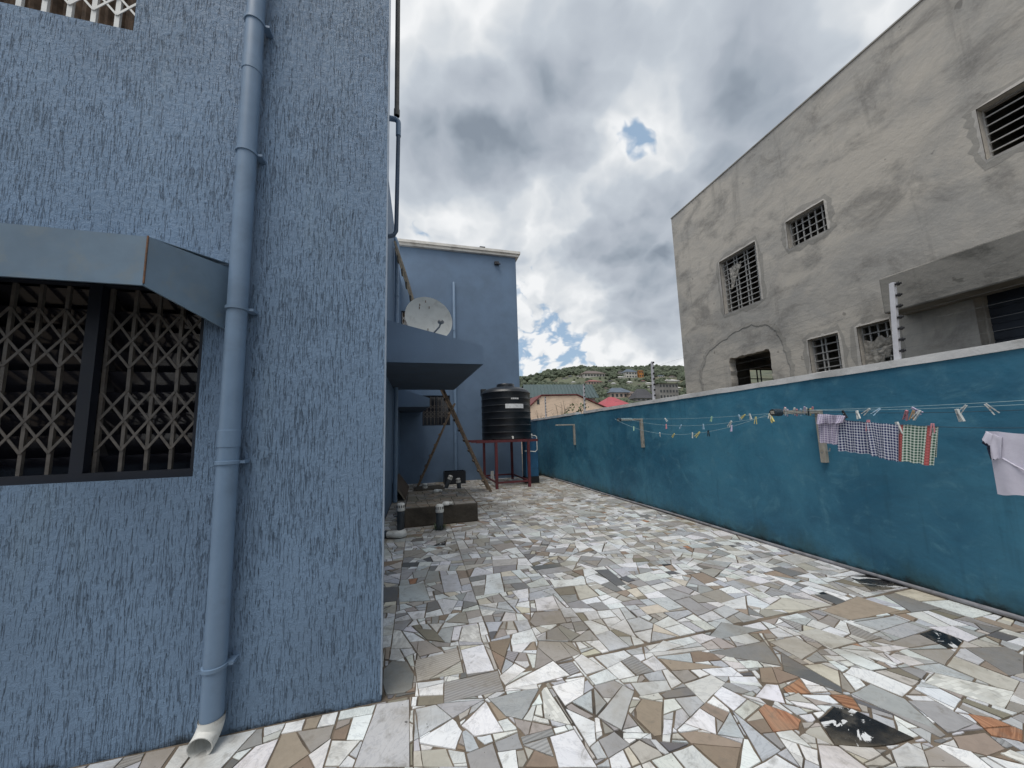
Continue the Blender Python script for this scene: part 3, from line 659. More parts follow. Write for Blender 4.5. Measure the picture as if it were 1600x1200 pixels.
M['louvre'] = mg
lm = MB().bar((WX0 + 0.05, 0, 0), (-1.875, 0, 0), 0.006, 0.14, up=(0, -0.5, 0.86)).mesh('louvre_blade', M['louvre']); lm2 = MB().bar((-1.80, 0, 0), (WX1 - 0.04, 0, 0), 0.006, 0.14, up=(0, -0.5, 0.86)).mesh('louvre_blade', M['louvre'])
for k in range(9):
    for me_ in (lm, lm2): piece(me_, 'louvre_blade', win, (0, YL + 0.15, WZ0 + 0.075 + k * 0.125))
piece(MB().box(WX0 + 0.001, WX1 - 0.001, YL + 0.192, YL + 0.199, WZ0 + 0.001, WZ1 - 0.001).mesh('dark_room_panel', M['inside']), 'dark_room_panel', win)  # panel coloured dark to stand for the unlit room behind
ulv = [(UZ0 + 0.16, UZ0 + 0.30), (UZ0 + 0.30, UZ0 + 0.44), (UZ0 + 0.58, UZ0 + 0.72), (UZ0 + 0.72, UZ0 + 0.86)]
upw = window_unit(house, 'upper_window', UX0, UX1, UZ0, UZ1, YL + 0.05, [], ulv, 9, (M['white_grille'], M['white_grille']), None, fw=0.006, frame=False, bw=0.026)
cm = MB(); 
for k in range(57):                          # hanging folds
    pass
N_ = 90; pts = []
for k in range(N_ + 1):
    xk = UX0 + 0.002 + (UX1 - UX0 - 0.004) * k / N_; pts.append((xk, YL + 0.155 + 0.018 * math.sin(k * 0.9) + 0.006 * math.sin(k * 2.3)))
for a, b in zip(pts, pts[1:]): cm.face([(a[0], a[1], UZ0 + 0.002), (b[0], b[1], UZ0 + 0.002), (b[0], b[1], UZ1 - 0.002), (a[0], a[1], UZ1 - 0.002)])
piece(cm.mesh('curtain', M['curtain'], True), 'curtain', upw)

# window hood: folded sheet with splayed returns
HT = on(360, 420, 1, YL)[2]
A, B_ = Vector((-1.393, 2.202, HT)), Vector((-1.162, YL - 0.002, HT)); A2, B2 = Vector((-2.31, 2.202, HT)), Vector((-2.54, YL - 0.002, HT))
def zd(p, z): return Vector((p.x, p.y, z))
mb = MB(); zf, zw = 2.444, 2.314; t = 0.004
mb.slab([zd(A2, zf), zd(A, zf), A, A2], t); mb.slab([zd(A, zf), zd(B_, zw), B_, A], t); mb.slab([zd(B2, zw), zd(A2, zf), A2, B2], t)
mb.slab([A2 + Vector((0, 0.001, -0.001)), A + Vector((0, 0.001, -0.001)), B_ + Vector((0, 0, 0.028)), B2 + Vector((0, 0, 0.028))], t)
hood = hp(mb, 'window_hood', M['hood'])
seam = MB().bar(zd(A, zf) + Vector((0.002, -0.006, 0)), A + Vector((0.002, -0.006, 0.004)), 0.007, 0.006).mesh('seam', M['rust']); piece(seam, 'seam', hood)
lip = MB().bar(zd(A2, zf - 0.006) + Vector((0, -0.003, 0)), zd(A, zf - 0.006) + Vector((0, -0.003, 0)), 0.012, 0.010).bar(zd(A, zf - 0.006) + Vector((0, -0.003, 0)), zd(B_, zw - 0.006), 0.012, 0.010).mesh('lip', M['hood']); piece(lip, 'lip', hood)

# rainwater pipe on the front
PY = YL - 0.068; p_top, p_bot = on(401, 0, 1, PY), on(331, 1120, 1, PY)
def pipe_at(z): 
    k = (z - p_bot.z) / (p_top.z - p_bot.z); return Vector((p_bot.x + (p_top.x - p_bot.x) * k, PY, z))
dp = hp(MB().tube([pipe_at(0.12), pipe_at(1.5), pipe_at(4.0), pipe_at(7.3)], 0.053, 24), 'rainwater_pipe', M['pipe_blue'], smooth=True)
for yy in (30, 237, 483, 722, 1035):
    z = on(370, yy, 1, PY)[2]; c = pipe_at(z)
    cl = MB().lathe([(0.0535, -0.011), (0.0605, -0.009), (0.0605, 0.009), (0.0535, 0.011)], 24, c).box(c.x + 0.045, c.x + 0.085, PY + 0.0, YL + 0.001, z - 0.008, z + 0.008).mesh('pipe_clamp', M['pipe_blue'], True); piece(cl, 'pipe_clamp', dp)
for z in (1.63, 4.1): piece(MB().lathe([(0.053, -0.05), (0.0562, -0.048), (0.0562, 0.048), (0.053, 0.05)], 24, pipe_at(z)).mesh('socket', M['pipe_blue'], True), 'socket', dp)
c = pipe_at(0.145); path = [c, c + Vector((0, 0, -0.03))] + [Vector((c.x - 0.012 * math.sin(a), PY - 0.06 + 0.06 * math.cos(a), c.z - 0.03 - 0.06 * math.sin(a))) for a in [i * PI / 2 / 6 * 0.95 for i in range(1, 7)]]
d = (path[-1] - path[-2]).normalized(); path.append(path[-1] + d * 0.02)
mb = MB().tube(path, 0.0585, 24, cap=False); inner = MB().tube(path, 0.0535, 24, cap=False); k = len(mb.v); mb.v += inner.v; mb.f += [tuple(i + k for i in f[::-1]) for f in inner.f]
for q in range(24): a0 = (len(path) - 1) * 24 + q; a1 = (len(path) - 1) * 24 + (q + 1) % 24; mb.f.append((a0, a1, a1 + k, a0 + k))
sh = hp(mb, 'pipe_shoe', M['pvc_white'], smooth=True); tag(sh, 'white plastic elbow at the foot of the rainwater pipe')

# small pipes on the corner's return face and on the side wall
q0 = Vector((XL + 0.024, 2.90, 0)); 
xo = on(621, 80, 1, 2.90); hp(MB().tube([(xo.x, 2.90, 4.37), (xo.x, 2.90, 7.3)], 0.020, 12).lathe([(0.020, -0.03), (0.0245, -0.028), (0.0245, 0.03), (0.020, 0.032)], 12, (xo.x, 2.90, 4.40)), 'waste_pipe', M['pipe_brown'], smooth=True)
ze = on(625, 188, 1, 2.84)[2]; xe = on(622, 260, 1, 2.84)[0]
arc = [(xe - 0.075, 2.84, ze), (xe - 0.03, 2.84, ze + 0.002)] + [(xe - 0.03 + 0.03 * math.sin(a), 2.84, ze - 0.03 + 0.03 * math.cos(a)) for a in (0.4, 0.8, 1.2, 1.57)] + [(xe, 2.84, ze - 0.15)]
ab = on(619, 372, 1, 2.84)
hp(MB().tube(arc, 0.021, 14), 'pipe_elbow', M['pipe_blue'], smooth=True); hp(MB().tube([(xe, 2.84, ze - 0.13), (ab.x, 2.84, ab.z + 0.06), (ab.x - 0.02, 2.84, ab.z + 0.02), (ab.x - 0.08, 2.84, ab.z)], 0.0165, 12), 'waste_pipe', M['pipe_dark'], smooth=True)
sp = hp(MB().tube([(-0.60, 9.6, 0.02), (-0.60, 9.6, 6.9), (-0.66, 9.6, 7.05), (-0.75, 9.6, 7.08)], 0.055, 16), 'rainwater_pipe', M['pipe_blue'], smooth=True)
for z in (1.2, 2.4, 3.4, 5.4, 6.6): piece(MB().lathe([(0.055, -0.012), (0.066, -0.01), (0.066, 0.01), (0.055, 0.012)], 16, (-0.60, 9.6, z)).mesh('pipe_clamp', M['pipe_blue'], True), 'pipe_clamp', sp)

# door canopy on the side wall: a wedge with a dark soffit, and a smaller one behind it
def wedge(name, y0, y1, xo0, xo1, z0, zin, zout):
    P = lambda x, y, z: Vector((x, y, z)); mb = MB(); xi = XS - 0.05
    a, b, c, d = P(xi, y0, z0), P(xo0, y0, z0), P(xo0, y0, zout), P(xi, y0, zin); a2, b2, c2, d2 = P(xi, y1, z0), P(xo1, y1, z0), P(xo1, y1, zout), P(xi, y1, zin)
    mb.face([a, b, c, d]); mb.face([b, b2, c2, c]); mb.face([b2, a2, d2, c2]); mb.face([d, c, c2, d2]); mb.face([a, d, d2, a2]); mb.face([a + P(0,0,0.002), a2 + P(0,0,0.002), b2 + P(0,0,0.002), b + P(0,0,0.002)])
    o = hp(mb, name, M['smooth_blue']); s = MB().box(0, 1, 0, 1, 0, 1)
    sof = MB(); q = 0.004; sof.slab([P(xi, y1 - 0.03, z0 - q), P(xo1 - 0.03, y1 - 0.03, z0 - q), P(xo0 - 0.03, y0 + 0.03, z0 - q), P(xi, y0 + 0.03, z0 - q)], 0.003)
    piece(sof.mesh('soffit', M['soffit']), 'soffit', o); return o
Yc = 6.4; c0, c1, c2 = on(608, 500, 1, Yc), on(755, 540, 1, Yc), on(754.5, 569, 1, Yc); cf = on(710, 609, 2, c2.z)
sl = (c0.z - c1.z) / (c1.x - c0.x)
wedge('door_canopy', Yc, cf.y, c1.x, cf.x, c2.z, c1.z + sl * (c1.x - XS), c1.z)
CAN_Z = lambda x_: c1.z + sl * (c1.x - x_)
f2 = on(659, 644, 1, YB - 0.05); n2 = on(671.4, 635.4, 2, f2.z); t2 = on(671.4, 622, 1, n2.y)
wedge('window_canopy', n2.y, YB - 0.03, n2.x, f2.x, f2.z, t2.z + 0.35, t2.z)

# ================================================================== BACK HOUSE
bh = thing('back_house', 'plain blue-grey house wall with white roof edge closing the end of the yard', 'house', (1.5, YB, 0)); bi = Vector((1.5, YB, 0))
def bp(mb, name, mat, **k): o = mb.build(name, mat, None, **k); o.parent = bh; o.location = Vector(o.location) - bi; return o
BX1 = on(807, 450, 1, YB)[0]; BT = 8.80
hole = (0.09, 1.08, 2.03, 3.13); hole2 = (XS + 0.02, -0.40, 5.2, 6.28)
mb = MB(); wall_panel(mb, (-7, YB, 0), (1, 0, 0), (0, 0, 1), (0, -1, 0), 7 + BX1, BT, [(hole[0] + 7, hole[1] + 7, hole[2], hole[3]), (hole2[0] + 7, hole2[1] + 7, hole2[2], hole2[3])], 0.2)
mb.box(BX1 - 0.2, BX1 - 0.001, YB + 0.2, YB + 8, 0, BT)
bp(mb, 'wall', M['smooth_blue'])
bp(MB().box(-7.0, BX1 + 0.10, YB - 0.12, YB + 8, BT, BT + 0.10).box(-7.0, BX1 + 0.16, YB - 0.18, YB + 8.05, BT + 0.10, BT + 0.20), 'roof_edge', M['roof_white'])
for k in range(2):
    X0, X1, Z0, Z1 = hole if k == 0 else hole2
    mbf = MB(); fw = 0.04
    mbf.box(X0, X1, YB + 0.03, YB + 0.07, Z0, Z0 + fw).box(X0, X1, YB + 0.03, YB + 0.07, Z1 - fw, Z1).box(X0, X0 + fw, YB + 0.031, YB + 0.069, Z0 + fw, Z1 - fw).box(X1 - fw, X1, YB + 0.031, YB + 0.069, Z0 + fw, Z1 - fw)
    if k == 0: mbf.box((X0 + X1) / 2 - 0.02, (X0 + X1) / 2 + 0.02, YB + 0.031, YB + 0.069, Z0 + fw, Z1 - fw)
    wn = bp(mbf, 'window', M['frame']); nb = 7 if k == 0 else 2; sp_ = (X1 - X0 - 2 * fw) / nb
    gmat = M['grille'] if k == 0 else M['white_grille']
    brm = MB().box(-0.008, 0.008, -0.006, 0.006, Z0 + fw, Z1 - fw).mesh('bar', gmat)
    for i in range(nb + 1): piece(brm, 'bar', wn, (X0 + fw + i * sp_, YB + 0.05, 0))
    s1 = MB().bar((0, 0, 0), (sp_, 0, 0.13), 0.004, 0.012).mesh('lattice_strip', gmat); s2 = MB().bar((0, 0, 0.13), (sp_, 0, 0), 0.004, 0.012).mesh('lattice_strip', gmat)
    for i in range(nb):
        for z in ((Z0 + 0.28, Z0 + 0.41, Z0 + 0.62) if k == 0 else (Z0 + 0.4, Z0 + 0.53, Z0 + 0.75)):
            piece(s1, 'lattice_strip', wn, (X0 + fw + i * sp_, YB + 0.045, z)); piece(s2, 'lattice_strip', wn, (X0 + fw + i * sp_, YB + 0.04, z))
    piece(MB().box(X0 + 0.001, X1 - 0.001, YB + 0.12, YB + 0.15, Z0 + 0.001, Z1 - 0.001).mesh('pane', M['louvre'] if k == 0 else M['curtain']), 'pane', wn)
pt = on(709, 441, 1, YB - 0.06); vp = bp(MB().tube([(pt.x, YB - 0.06, 0.02), (pt.x, YB - 0.06, pt.z - 0.02), (pt.x, YB - 0.06, pt.z)], [0.055, 0.055, 0.045], 16), 'vent_pipe', M['pipe_blue'], smooth=True)
for z in (1.4, 3.6, 5.6): piece(MB().lathe([(0.055, -0.012), (0.066, -0.01), (0.066, 0.01), (0.055, 0.012)], 16, (pt.x, YB - 0.06, z)).mesh('pipe_clamp', M['pipe_blue'], True), 'pipe_clamp', vp)
ql = on(776, 412, 1, YB - 0.05); bp(MB().box(ql.x - 0.09, ql.x + 0.09, YB - 0.10, YB, ql.z - 0.05, ql.z + 0.08).bar((ql.x, YB - 0.1, ql.z), (ql.x + 0.12, YB - 0.16, ql.z - 0.06), 0.05, 0.05), 'wall_lamp', M['insulator'])
qr = on(754, 388, 1, YB + 0.1); bp(MB().box(qr.x - 0.18, qr.x + 0.18, YB + 0.0, YB + 0.3, BT + 0.20, BT + 0.30).box(qr.x - 0.12, qr.x + 0.1, YB + 0.05, YB + 0.25, BT + 0.30, BT + 0.38), 'roof_lamp', M['insulator'])

# ================================================================== YARD WALL
yw = thing('yard_wall', 'long teal-blue painted yard wall with white coping', 'wall', (XR, 6, 0)); yi = Vector((XR, 6, 0))
def yp(mb, name, mat, **k): o = mb.build(name, mat, None, **k); o.parent = yw; o.location = Vector(o.location) - yi; return o
mb = MB(); NY = 90                            # hand-plastered: faintly uneven face
rnd = random.Random(5); ph = [rnd.uniform(0, 6) for _ in range(8)]
def bulge(y, z): return 0.006 * math.sin(y * 1.7 + ph[0]) * math.sin(z * 2.1 + ph[1]) + 0.004 * math.sin(y * 4.1 + ph[2] + z) + 0.003 * math.sin(z * 5 + ph[3] + y * 2)
ys = [-4 + 18.8 * i / NY for i in range(NY + 1)]; zs = [-0.05 + 2.215 * j / 10 for j in range(11)]
gi = len(mb.v)
for y in ys:
    for z in zs: mb.v.append((XR + bulge(y, z), y, z))
for i in range(NY):
    for j in range(10): a = gi + i * 11 + j; mb.f.append((a, a + 1, a + 12, a + 11))
mb.box(XR + 0.03, XR + 0.17, -4, 14.8, -0.05, 2.165)
yp(mb, 'wall_face', M['teal'], smooth=True)
yp(MB().box(-7.0, XR + 0.16, -3.9, -3.72, -0.05, 3.4), 'unseen_shade_wall', M['teal'])      # unseen wall added behind the camera to cut low sky light
cg0, cg1 = on(912, 645, 0, XR)[1], on(899, 647, 0, XR)[1]
def coping(y0, y1):
    mb = MB(); n = max(2, int((y1 - y0) / 0.25)); r = random.Random(int(y0 * 10) + 50); rows = []
    for i in range(n + 1):
        y = y0 + (y1 - y0) * i / n; a = r.uniform(-0.004, 0.004); b = r.uniform(-0.005, 0.005)
        rows.append([(XR - 0.016 + a, y, 2.160 + b), (XR - 0.014 + a, y, 2.232 + a), (XR + 0.09, y, 2.246 + b), (XR + 0.19, y, 2.234), (XR + 0.19, y, 2.160)])
    k0 = len(mb.v)
    for rw in rows: mb.v += rw
    for i in range(n):
        for j in range(5): a = k0 + i * 5 + j; b = k0 + i * 5 + (j + 1) % 5; mb.f.append((a, b, b + 5, a + 5))
    mb.f.append(tuple(range(k0, k0 + 5))[::-1]); mb.f.append(tuple(range(k0 + n * 5, k0 + n * 5 + 5)))
    return mb
yp(coping(-4, cg0), 'coping', M['cap']); yp(coping(cg1, 14.8), 'coping', M['cap'])
cond = MB().tube([(XR - 0.036, y, 0.03 + 0.006 * math.sin(y * 1.3)) for y in [-3 + 0.5 * i for i in range(31)]], 0.019, 10)
tag(cond.build('conduit', M['conduit'], None, True), 'thin grey conduit lying along the foot of the teal wall', 'pipe')

# electric-fence posts and strands
def fence_post(y, h, tilt, label):
    t = thing('fence_post', label, 'fence post', (XR + 0.085, y, 2.24), 'electric fence posts along the coping')
    MB().box(-0.02, 0.02, -0.02, 0.02, 0, h).box(-0.012, 0.012, -0.012, 0.012, h, h + 0.006).build('post', M['post_white'], t)
    ins = MB().tube([(0, -0.02, 0), (0, -0.034, 0), (0, -0.036, 0), (0, -0.05, 0), (0, -0.052, 0), (0, -0.066, 0)], [0.012, 0.012, 0.02, 0.02, 0.011, 0.011], 10).mesh('insulator', M['insulator'], True)
    for k in range(7): piece(ins, 'insulator', t, (0, 0, 0.09 + k * (h - 0.11) / 6))
    t.rotation_euler = (tilt, 0, 0); return t
fy = [on(1402, 558, 0, XR + 0.085)[1], on(1022, 628, 0, XR + 0.085)[1], on(914, 645, 0, XR + 0.085)[1], on(853, 652, 0, XR + 0.085)[1]]
fl = ['white electric fence post on the coping before the broad concrete canopy', 'white electric fence post on the coping in front of the bare concrete house corner', 'white electric fence post on the coping beside leafy shrub stems', 'white electric fence post on the coping before the peach gable']
for y, l, tl in zip(fy, fl, (-0.10, -0.06, -0.03, 0.0)): fence_post(y, 0.80, -tl * 0.7, l)
for k in range(6):
    z = 2.34 + k * 0.115
    tag(MB().tube([(XR + 0.085, y, z + 0.012 * math.sin(i)) for i, y in enumerate((-4, fy[0] - 0.06, fy[1] - 0.06, fy[2] - 0.06, fy[3] - 0.06, 14.5))], 0.0009, 5).build('fence_strand', M['wire']), f'{("lowest", "second lowest", "third", "fourth", "second highest", "highest")[k]} thin steel strand of the electric fence above the coping', 'wire', 'electric fence strands')

# ================================================================== CONCRETE HOUSE NEXT DOOR
NX, NY0, NY1, NZ = 8.0, -5.0, 9.13, 8.51
nh = thing('concrete_house', 'unfinished two-storey house of bare grey plaster behind the teal wall', 'house', (NX, 4, 0)); ni = Vector((NX, 4, 0))
def np_(mb, name, mat, **k): o = mb.build(name, mat, None, **k); o.parent = nh; o.location = Vector(o.location) - ni; return o
W = dict(a=(6.37, 7.46, 4.67, 6.17), b=(4.82, 5.61, 5.55, 6.19), c=(4.90, 5.47, 2.0, 3.42), d=(4.10, 4.59, 2.0, 3.43), e=(1.35, 2.75, 5.38, 6.20))
hole = (6.33, 7.47, 1.9, 3.45); porch = (-0.6, on(1530, 520, 0, NX)[1], 0.0, 3.46)
mrg = 0.12
holes = [W[k] for k in 'abcde'] + [(hole[0] - mrg, hole[1] + mrg, hole[2], hole[3] + mrg), porch]
mb = MB(); wall_panel(mb, (NX, NY0, 0), (0, 1, 0), (0, 0, 1), (-1, 0, 0), NY1 - NY0, NZ, [(h[0] - NY0, h[1] - NY0, h[2], h[3]) for h in holes], 0.22)
# ring of broken blockwork round the knocked-out opening
rr = random.Random(3)
def arc_pts(y0, y1, z0, z1, n, j):
    P = []
    for (a, b) in (((y0, z0), (y0, z1)), ((y0, z1), (y1, z1)), ((y1, z1), (y1, z0)), ((y1, z0), (y0, z0))):
        for k in range(n): t = k / n; P.append((a[0] + (b[0] - a[0]) * t + rr.uniform(-j, j), a[1] + (b[1] - a[1]) * t + rr.uniform(-j, j)))
    return P
n_ = 14; out = arc_pts(hole[0] - mrg, hole[1] + mrg, hole[2], hole[3] + mrg, n_, 0); inn = arc_pts(hole[0], hole[1], hole[2] + 0.01, hole[3], n_, 0.022)
for i in range(len(out)):
    j = (i + 1) % len(out)
    mb.face([(NX, *out[i]), (NX, *out[j]), (NX, *inn[j]), (NX, *inn[i])]); mb.face([(NX, *inn[i]), (NX, *inn[j]), (NX + 0.22, *inn[j]), (NX + 0.22, *inn[i])])
np_(mb, 'front_wall', M['concrete'])
far = NX + 5.0; v0, v1 = on(1166, 600, 1, NY1), on(1209, 578, 1, NY1)
fo = (v0.x - 0.02, v1.x + 0.05, 2.2, v1.z)
mb = MB(); mb.box(far - 0.2, far, NY0, NY1, 0, NZ)
wall_panel(mb, (NX + 0.221, NY1, 0), (1, 0, 0), (0, 0, 1), (0, 1, 0), far - 0.2 - NX - 0.222, NZ - 0.002, [(fo[0] - NX - 0.221, fo[1] - NX - 0.221, fo[2], fo[3])], 0.2)
mb.box(NX + 0.22, far - 0.2, NY0 + 0.002, NY0 + 0.2, 0, NZ - 0.002)
np_(mb, 'outer_wall', M['concrete'])
np_(MB().box(NX + 0.1, far - 0.1, NY0 + 0.1, NY1 - 0.1, 3.85, 4.05).box(NX + 0.1, far - 0.1, NY0 + 0.1, NY1 - 0.1, 8.0, 8.2), 'floor_slab', M['slab'])
np_(MB().box(NX + 0.2, far - 0.2, 5.85, 6.0, 0, 3.85).box(NX + 0.2, far - 0.2, 3.1, 3.25, 0, 8.0).box(NX + 1.6, NX + 1.75, 3.25, 5.85, 0, 3.85).box(NX + 2.6, NX + 2.75, 3.3, 9.0, 4.05, 8.0), 'inner_wall', M['concrete'])
def bars(name, win, cols_, rows, x, mat, r=0.011, frame=0.02, double=False):
    y0, y1, z0, z1 = win
    wn = np_(MB().box(x - 0.012, x + 0.012, y0, y1, z1 - frame, z1 - 0.001).box(x - 0.012, x + 0.012, y0, y1, z0 + 0.001, z0 + frame).box(x - 0.012, x + 0.012, y0 + 0.001, y0 + frame, z0 + frame, z1 - frame).box(x - 0.012, x + 0.012, y1 - frame, y1 - 0.001, z0 + frame, z1 - frame), name, mat)
    vm = MB().box(-r, r, -r, r, z0 + frame, z1 - frame).mesh('bar', mat); hm = MB().box(-r * 0.7, r * 0.7, y0 + frame, y1 - frame, -r * 0.8, r * 0.8).mesh('bar', mat)
    for i in range(1, cols_):
        yy = y0 + (y1 - y0) * i / cols_ + (0.035 * (-1) ** i if double else 0); piece(vm, 'bar', wn, (x, yy, 0))
    for j in range(1, rows): piece(hm, 'bar', wn, (x - 0.014, 0, z0 + (z1 - z0) * j / rows))
    return wn
wa = bars('window', W['a'], 7, 11, NX + 0.13, M['grey_bars'], double=True); bars('window', W['b'], 6, 4, NX + 0.13, M['grey_bars']); bars('window', W['c'], 4, 9, NX + 0.13, M['grey_bars'], double=True); wd = bars('window', W['d'], 4, 9, NX + 0.13, M['grey_bars']); bars('window', W['e'], 3, 6, NX + 0.13, M['grey_bars'])
wf = np_(MB().box(fo[0], fo[1], NY1 - 0.12, NY1 - 0.09, fo[3] - 0.04, fo[3] - 0.001).box(fo[0], fo[1], NY1 - 0.12, NY1 - 0.09, fo[2] + 0.001, fo[2] + 0.04), 'window', M['dark_bars'])
vb = MB().box(-0.014, 0.014, NY1 - 0.119, NY1 - 0.091, fo[2] + 0.04, fo[3] - 0.04).mesh('bar', M['dark_bars']); hb = MB().box(fo[0], fo[1], NY1 - 0.09, NY1 - 0.07, -0.012, 0.012).mesh('bar', M['dark_bars'])
for k in (0.30, 0.42, 0.82): piece(vb, 'bar', wf, (fo[0] + (fo[1] - fo[0]) * k, 0, 0))
for k in (0.25, 0.5, 0.75): piece(hb, 'bar', wf, (0, 0, fo[2] + (fo[3] - fo[2]) * k))
def torn(y0, y1, z0, z1, x, seed):
    r = random.Random(seed); mb = MB(); n = 8; pts = []
    for i in range(n + 1):
        for j in range(n + 1):
            t, s = i / n, j / n; top = 1 - 0.10 * r.random(); cut = max(0.0, (1 - t) * 0.9 - 0.1 + r.uniform(-0.08, 0.08)); z = z0 + (z1 - z0) * (cut + (top - cut) * s)
            pts.append((x + r.uniform(-0.015, 0.015), y0 + (y1 - y0) * t, z))
    mb.v = pts
    for i in range(n):
        for j in range(n): a = i * (n + 1) + j; mb.f.append((a, a + n + 1, a + n + 2, a + 1))
    return mb
piece(torn(4.13, 4.57, 2.3, 3.2, NX + 0.105, 4).mesh('torn_sheet', M['plastic_sheet']), 'torn_sheet', wd)
piece(torn(6.9, 7.25, 5.3, 5.95, NX + 0.10, 9).mesh('torn_sheet', M['plastic_sheet']), 'torn_sheet', wa)
def patch(y0, y1, z0, z1, w, mat, seed, prou=0.006, top=None):
    """smeared mortar band round an opening"""
    r = random.Random(seed); n = 10; I, O = [], []
    for (a, b) in (((y0, z0), (y0, z1)), ((y0, z1), (y1, z1)), ((y1, z1), (y1, z0)), ((y1, z0), (y0, z0))):
        nx, nz = (b[1] - a[1]), -(b[0] - a[0]); l = math.hypot(nx, nz); nx, nz = -nx / l, -nz / l
        for k in range(n):
            t = k / n; p = (a[0] + (b[0] - a[0]) * t, a[1] + (b[1] - a[1]) * t); e = w * r.uniform(0.55, 1.35)
            cy_, cz_ = (y0 + y1) / 2, (z0 + z1) / 2; dx, dz = p[0] - cy_, p[1] - cz_; L = math.hypot(dx, dz)
            I.append(p); O.append((p[0] + nx * e + dx / L * w * 0.35, p[1] + nz * e + dz / L * w * 0.35))
    mb = MB(); N_ = len(I)
    for i in range(N_):
        j = (i + 1) % N_; x_ = NX - prou
        mb.face([(x_, *I[i]), (x_, *I[j]), (NX - 0.001, *O[j]), (NX - 0.001, *O[i])]); mb.face([(x_, *I[i]), (NX + 0.01, *I[i]), (NX + 0.01, *I[j]), (x_, *I[j])])
    return np_(mb, 'mortar_band', mat)
for k, s_ in zip('abcde', (1, 2, 3, 4, 5)): 
    y0, y1, z0, z1 = W[k]; patch(y0, y1, z0, z1, 0.10, M['mortar'], s_); patch(y0, y1, z0, z1, 0.045, M['mortar_light'], s_ + 9, 0.012)
rr = random.Random(8); rim = [(1098, 612), (1096, 580), (1104, 553), (1125, 535), (1150, 518), (1175, 508), (1200, 508), (1216, 520), (1226, 545), (1234, 570), (1238, 600)]
mb = MB(); P = [on(x, y, 0, NX) for x, y in rim]; Q = []
for i in range(len(P) - 1):
    for k in range(5): t = k / 5; Q.append(P[i].lerp(P[i + 1], t) + Vector((0, rr.uniform(-0.03, 0.03), rr.uniform(-0.03, 0.03))))
ctr = Vector((NX, 6.9, 2.8))
for a, b in zip(Q, Q[1:]):
    da, db = (a - ctr).normalized() * rr.uniform(0.05, 0.11), (b - ctr).normalized() * rr.uniform(0.05, 0.11); n = Vector((-0.010, 0, 0)); e = Vector((-0.002, 0, 0))
    mb.face([a + e - da * 0.4, b + e - db * 0.4, b + n, a + n]); mb.face([a + n, b + n, b + db + e, a + da + e])
np_(mb, 'mortar_rim', M['mortar'])
ce = on(1372, 436, 0, 7.45); cb = on(1388, 489, 0, 7.45)
cs = np_(MB().box(7.45, NX - 0.002, -3.0, ce.y, cb.z, ce.z), 'canopy', M['slab'], bevel=0.025)
M['shutter'] = simple('navy_shutter', (0.030, 0.038, 0.055), 0.55, 0.2, 4)
sh_ = np_(MB().box(NX + 0.30, NX + 0.36, porch[0] - 0.3, porch[1] + 0.3, 0, 3.6), 'shutter', M['shutter'])
slm_ = MB().box(NX + 0.285, NX + 0.30, porch[0] + 0.01, porch[1] - 0.01, -0.055, 0.045).mesh('slat', M['shutter'])
for k in range(28): piece(slm_, 'slat', sh_, (0, 0, 0.08 + k * 0.12))
np_(MB().box(NX - 0.02, NX + 0.24, NY0, NY1, NZ, NZ + 0.03), 'parapet_skim', M['mortar'])

# ================================================================== YARD OBJECTS
# --- water tank on its stand
TC = Vector((2.78, 11.65, 0)); fB, fD = on(776, 768, 2, 0), on(827, 763, 2, 0)
def at_y(x, y, Y): return on(x, y, 1, Y)
SY0, SY1 = 10.65, 12.75
SX0, SX1 = on(776, 740, 1, SY0)[0], on(827, 740, 1, SY0)[0]
ST = on(790, 687, 1, SY0)[2]
st = thing('tank_stand', 'red-brown steel stand under the black water tank', 'stand', ((SX0 + SX1) / 2, (SY0 + SY1) / 2, 0)); si = Vector(st.location)
def stp(mb, n): o = mb.build(n, M['red_steel'], st); o.location = -si; return o
for x_ in (SX0, SX1):
    for y_ in (SY0, SY1): stp(MB().box(x_ - 0.04, x_ + 0.04, y_ - 0.04, y_ + 0.04, 0.0, ST - 0.08), 'leg')
xl = on(744, 688, 1, SY0)[0]; xr = on(840, 688, 1, SY0)[0]
for y_ in (SY0, (SY0 + SY1) / 2, SY1): stp(MB().box(xl, xr, y_ - 0.04, y_ + 0.04, ST - 0.08, ST), 'cross_beam')
for x_ in (SX0, SX1): stp(MB().box(x_ - 0.035, x_ + 0.035, SY0 + 0.05, SY1 - 0.05, ST - 0.078, ST - 0.006), 'side_beam')
for z in (0.16,): 
    stp(MB().box(SX0 + 0.04, SX1 - 0.04, SY0 - 0.02, SY0 + 0.02, z, z + 0.05), 'brace'); stp(MB().box(SX0 + 0.04, SX1 - 0.04, SY1 - 0.02, SY1 + 0.02, z, z + 0.05), 'brace')
    for x_ in (SX0, SX1): stp(MB().box(x_ - 0.02, x_ + 0.02, SY0 + 0.04, SY1 - 0.04, z + 0.001, z + 0.049), 'brace')
tl, tr = on(752.5, 650, 1, TC.y), on(828, 650, 1, TC.y); R_ = (tr.x - tl.x) / 2 * 0.985; TC = Vector(((tl.x + tr.x) / 2, TC.y, ST)); TH = on(790, 613, 1, TC.y)[2] - ST
tk = thing('water_tank', 'black ribbed plastic water tank with white label on red steel stand', 'water tank', TC)
prof = [(R_ * 0.96, 0.0), (R_, 0.03)]; nr = 7
for k in range(nr):
    z0 = 0.03 + (TH - 0.08) * k / nr; z1 = 0.03 + (TH - 0.08) * (k + 1) / nr
    prof += [(R_ * 0.995, z0 + 0.01), (R_ * 0.995, z1 - 0.05), (R_ * 1.012, z1 - 0.028), (R_ * 1.012, z1 - 0.010), (R_ * 0.995, z1)]
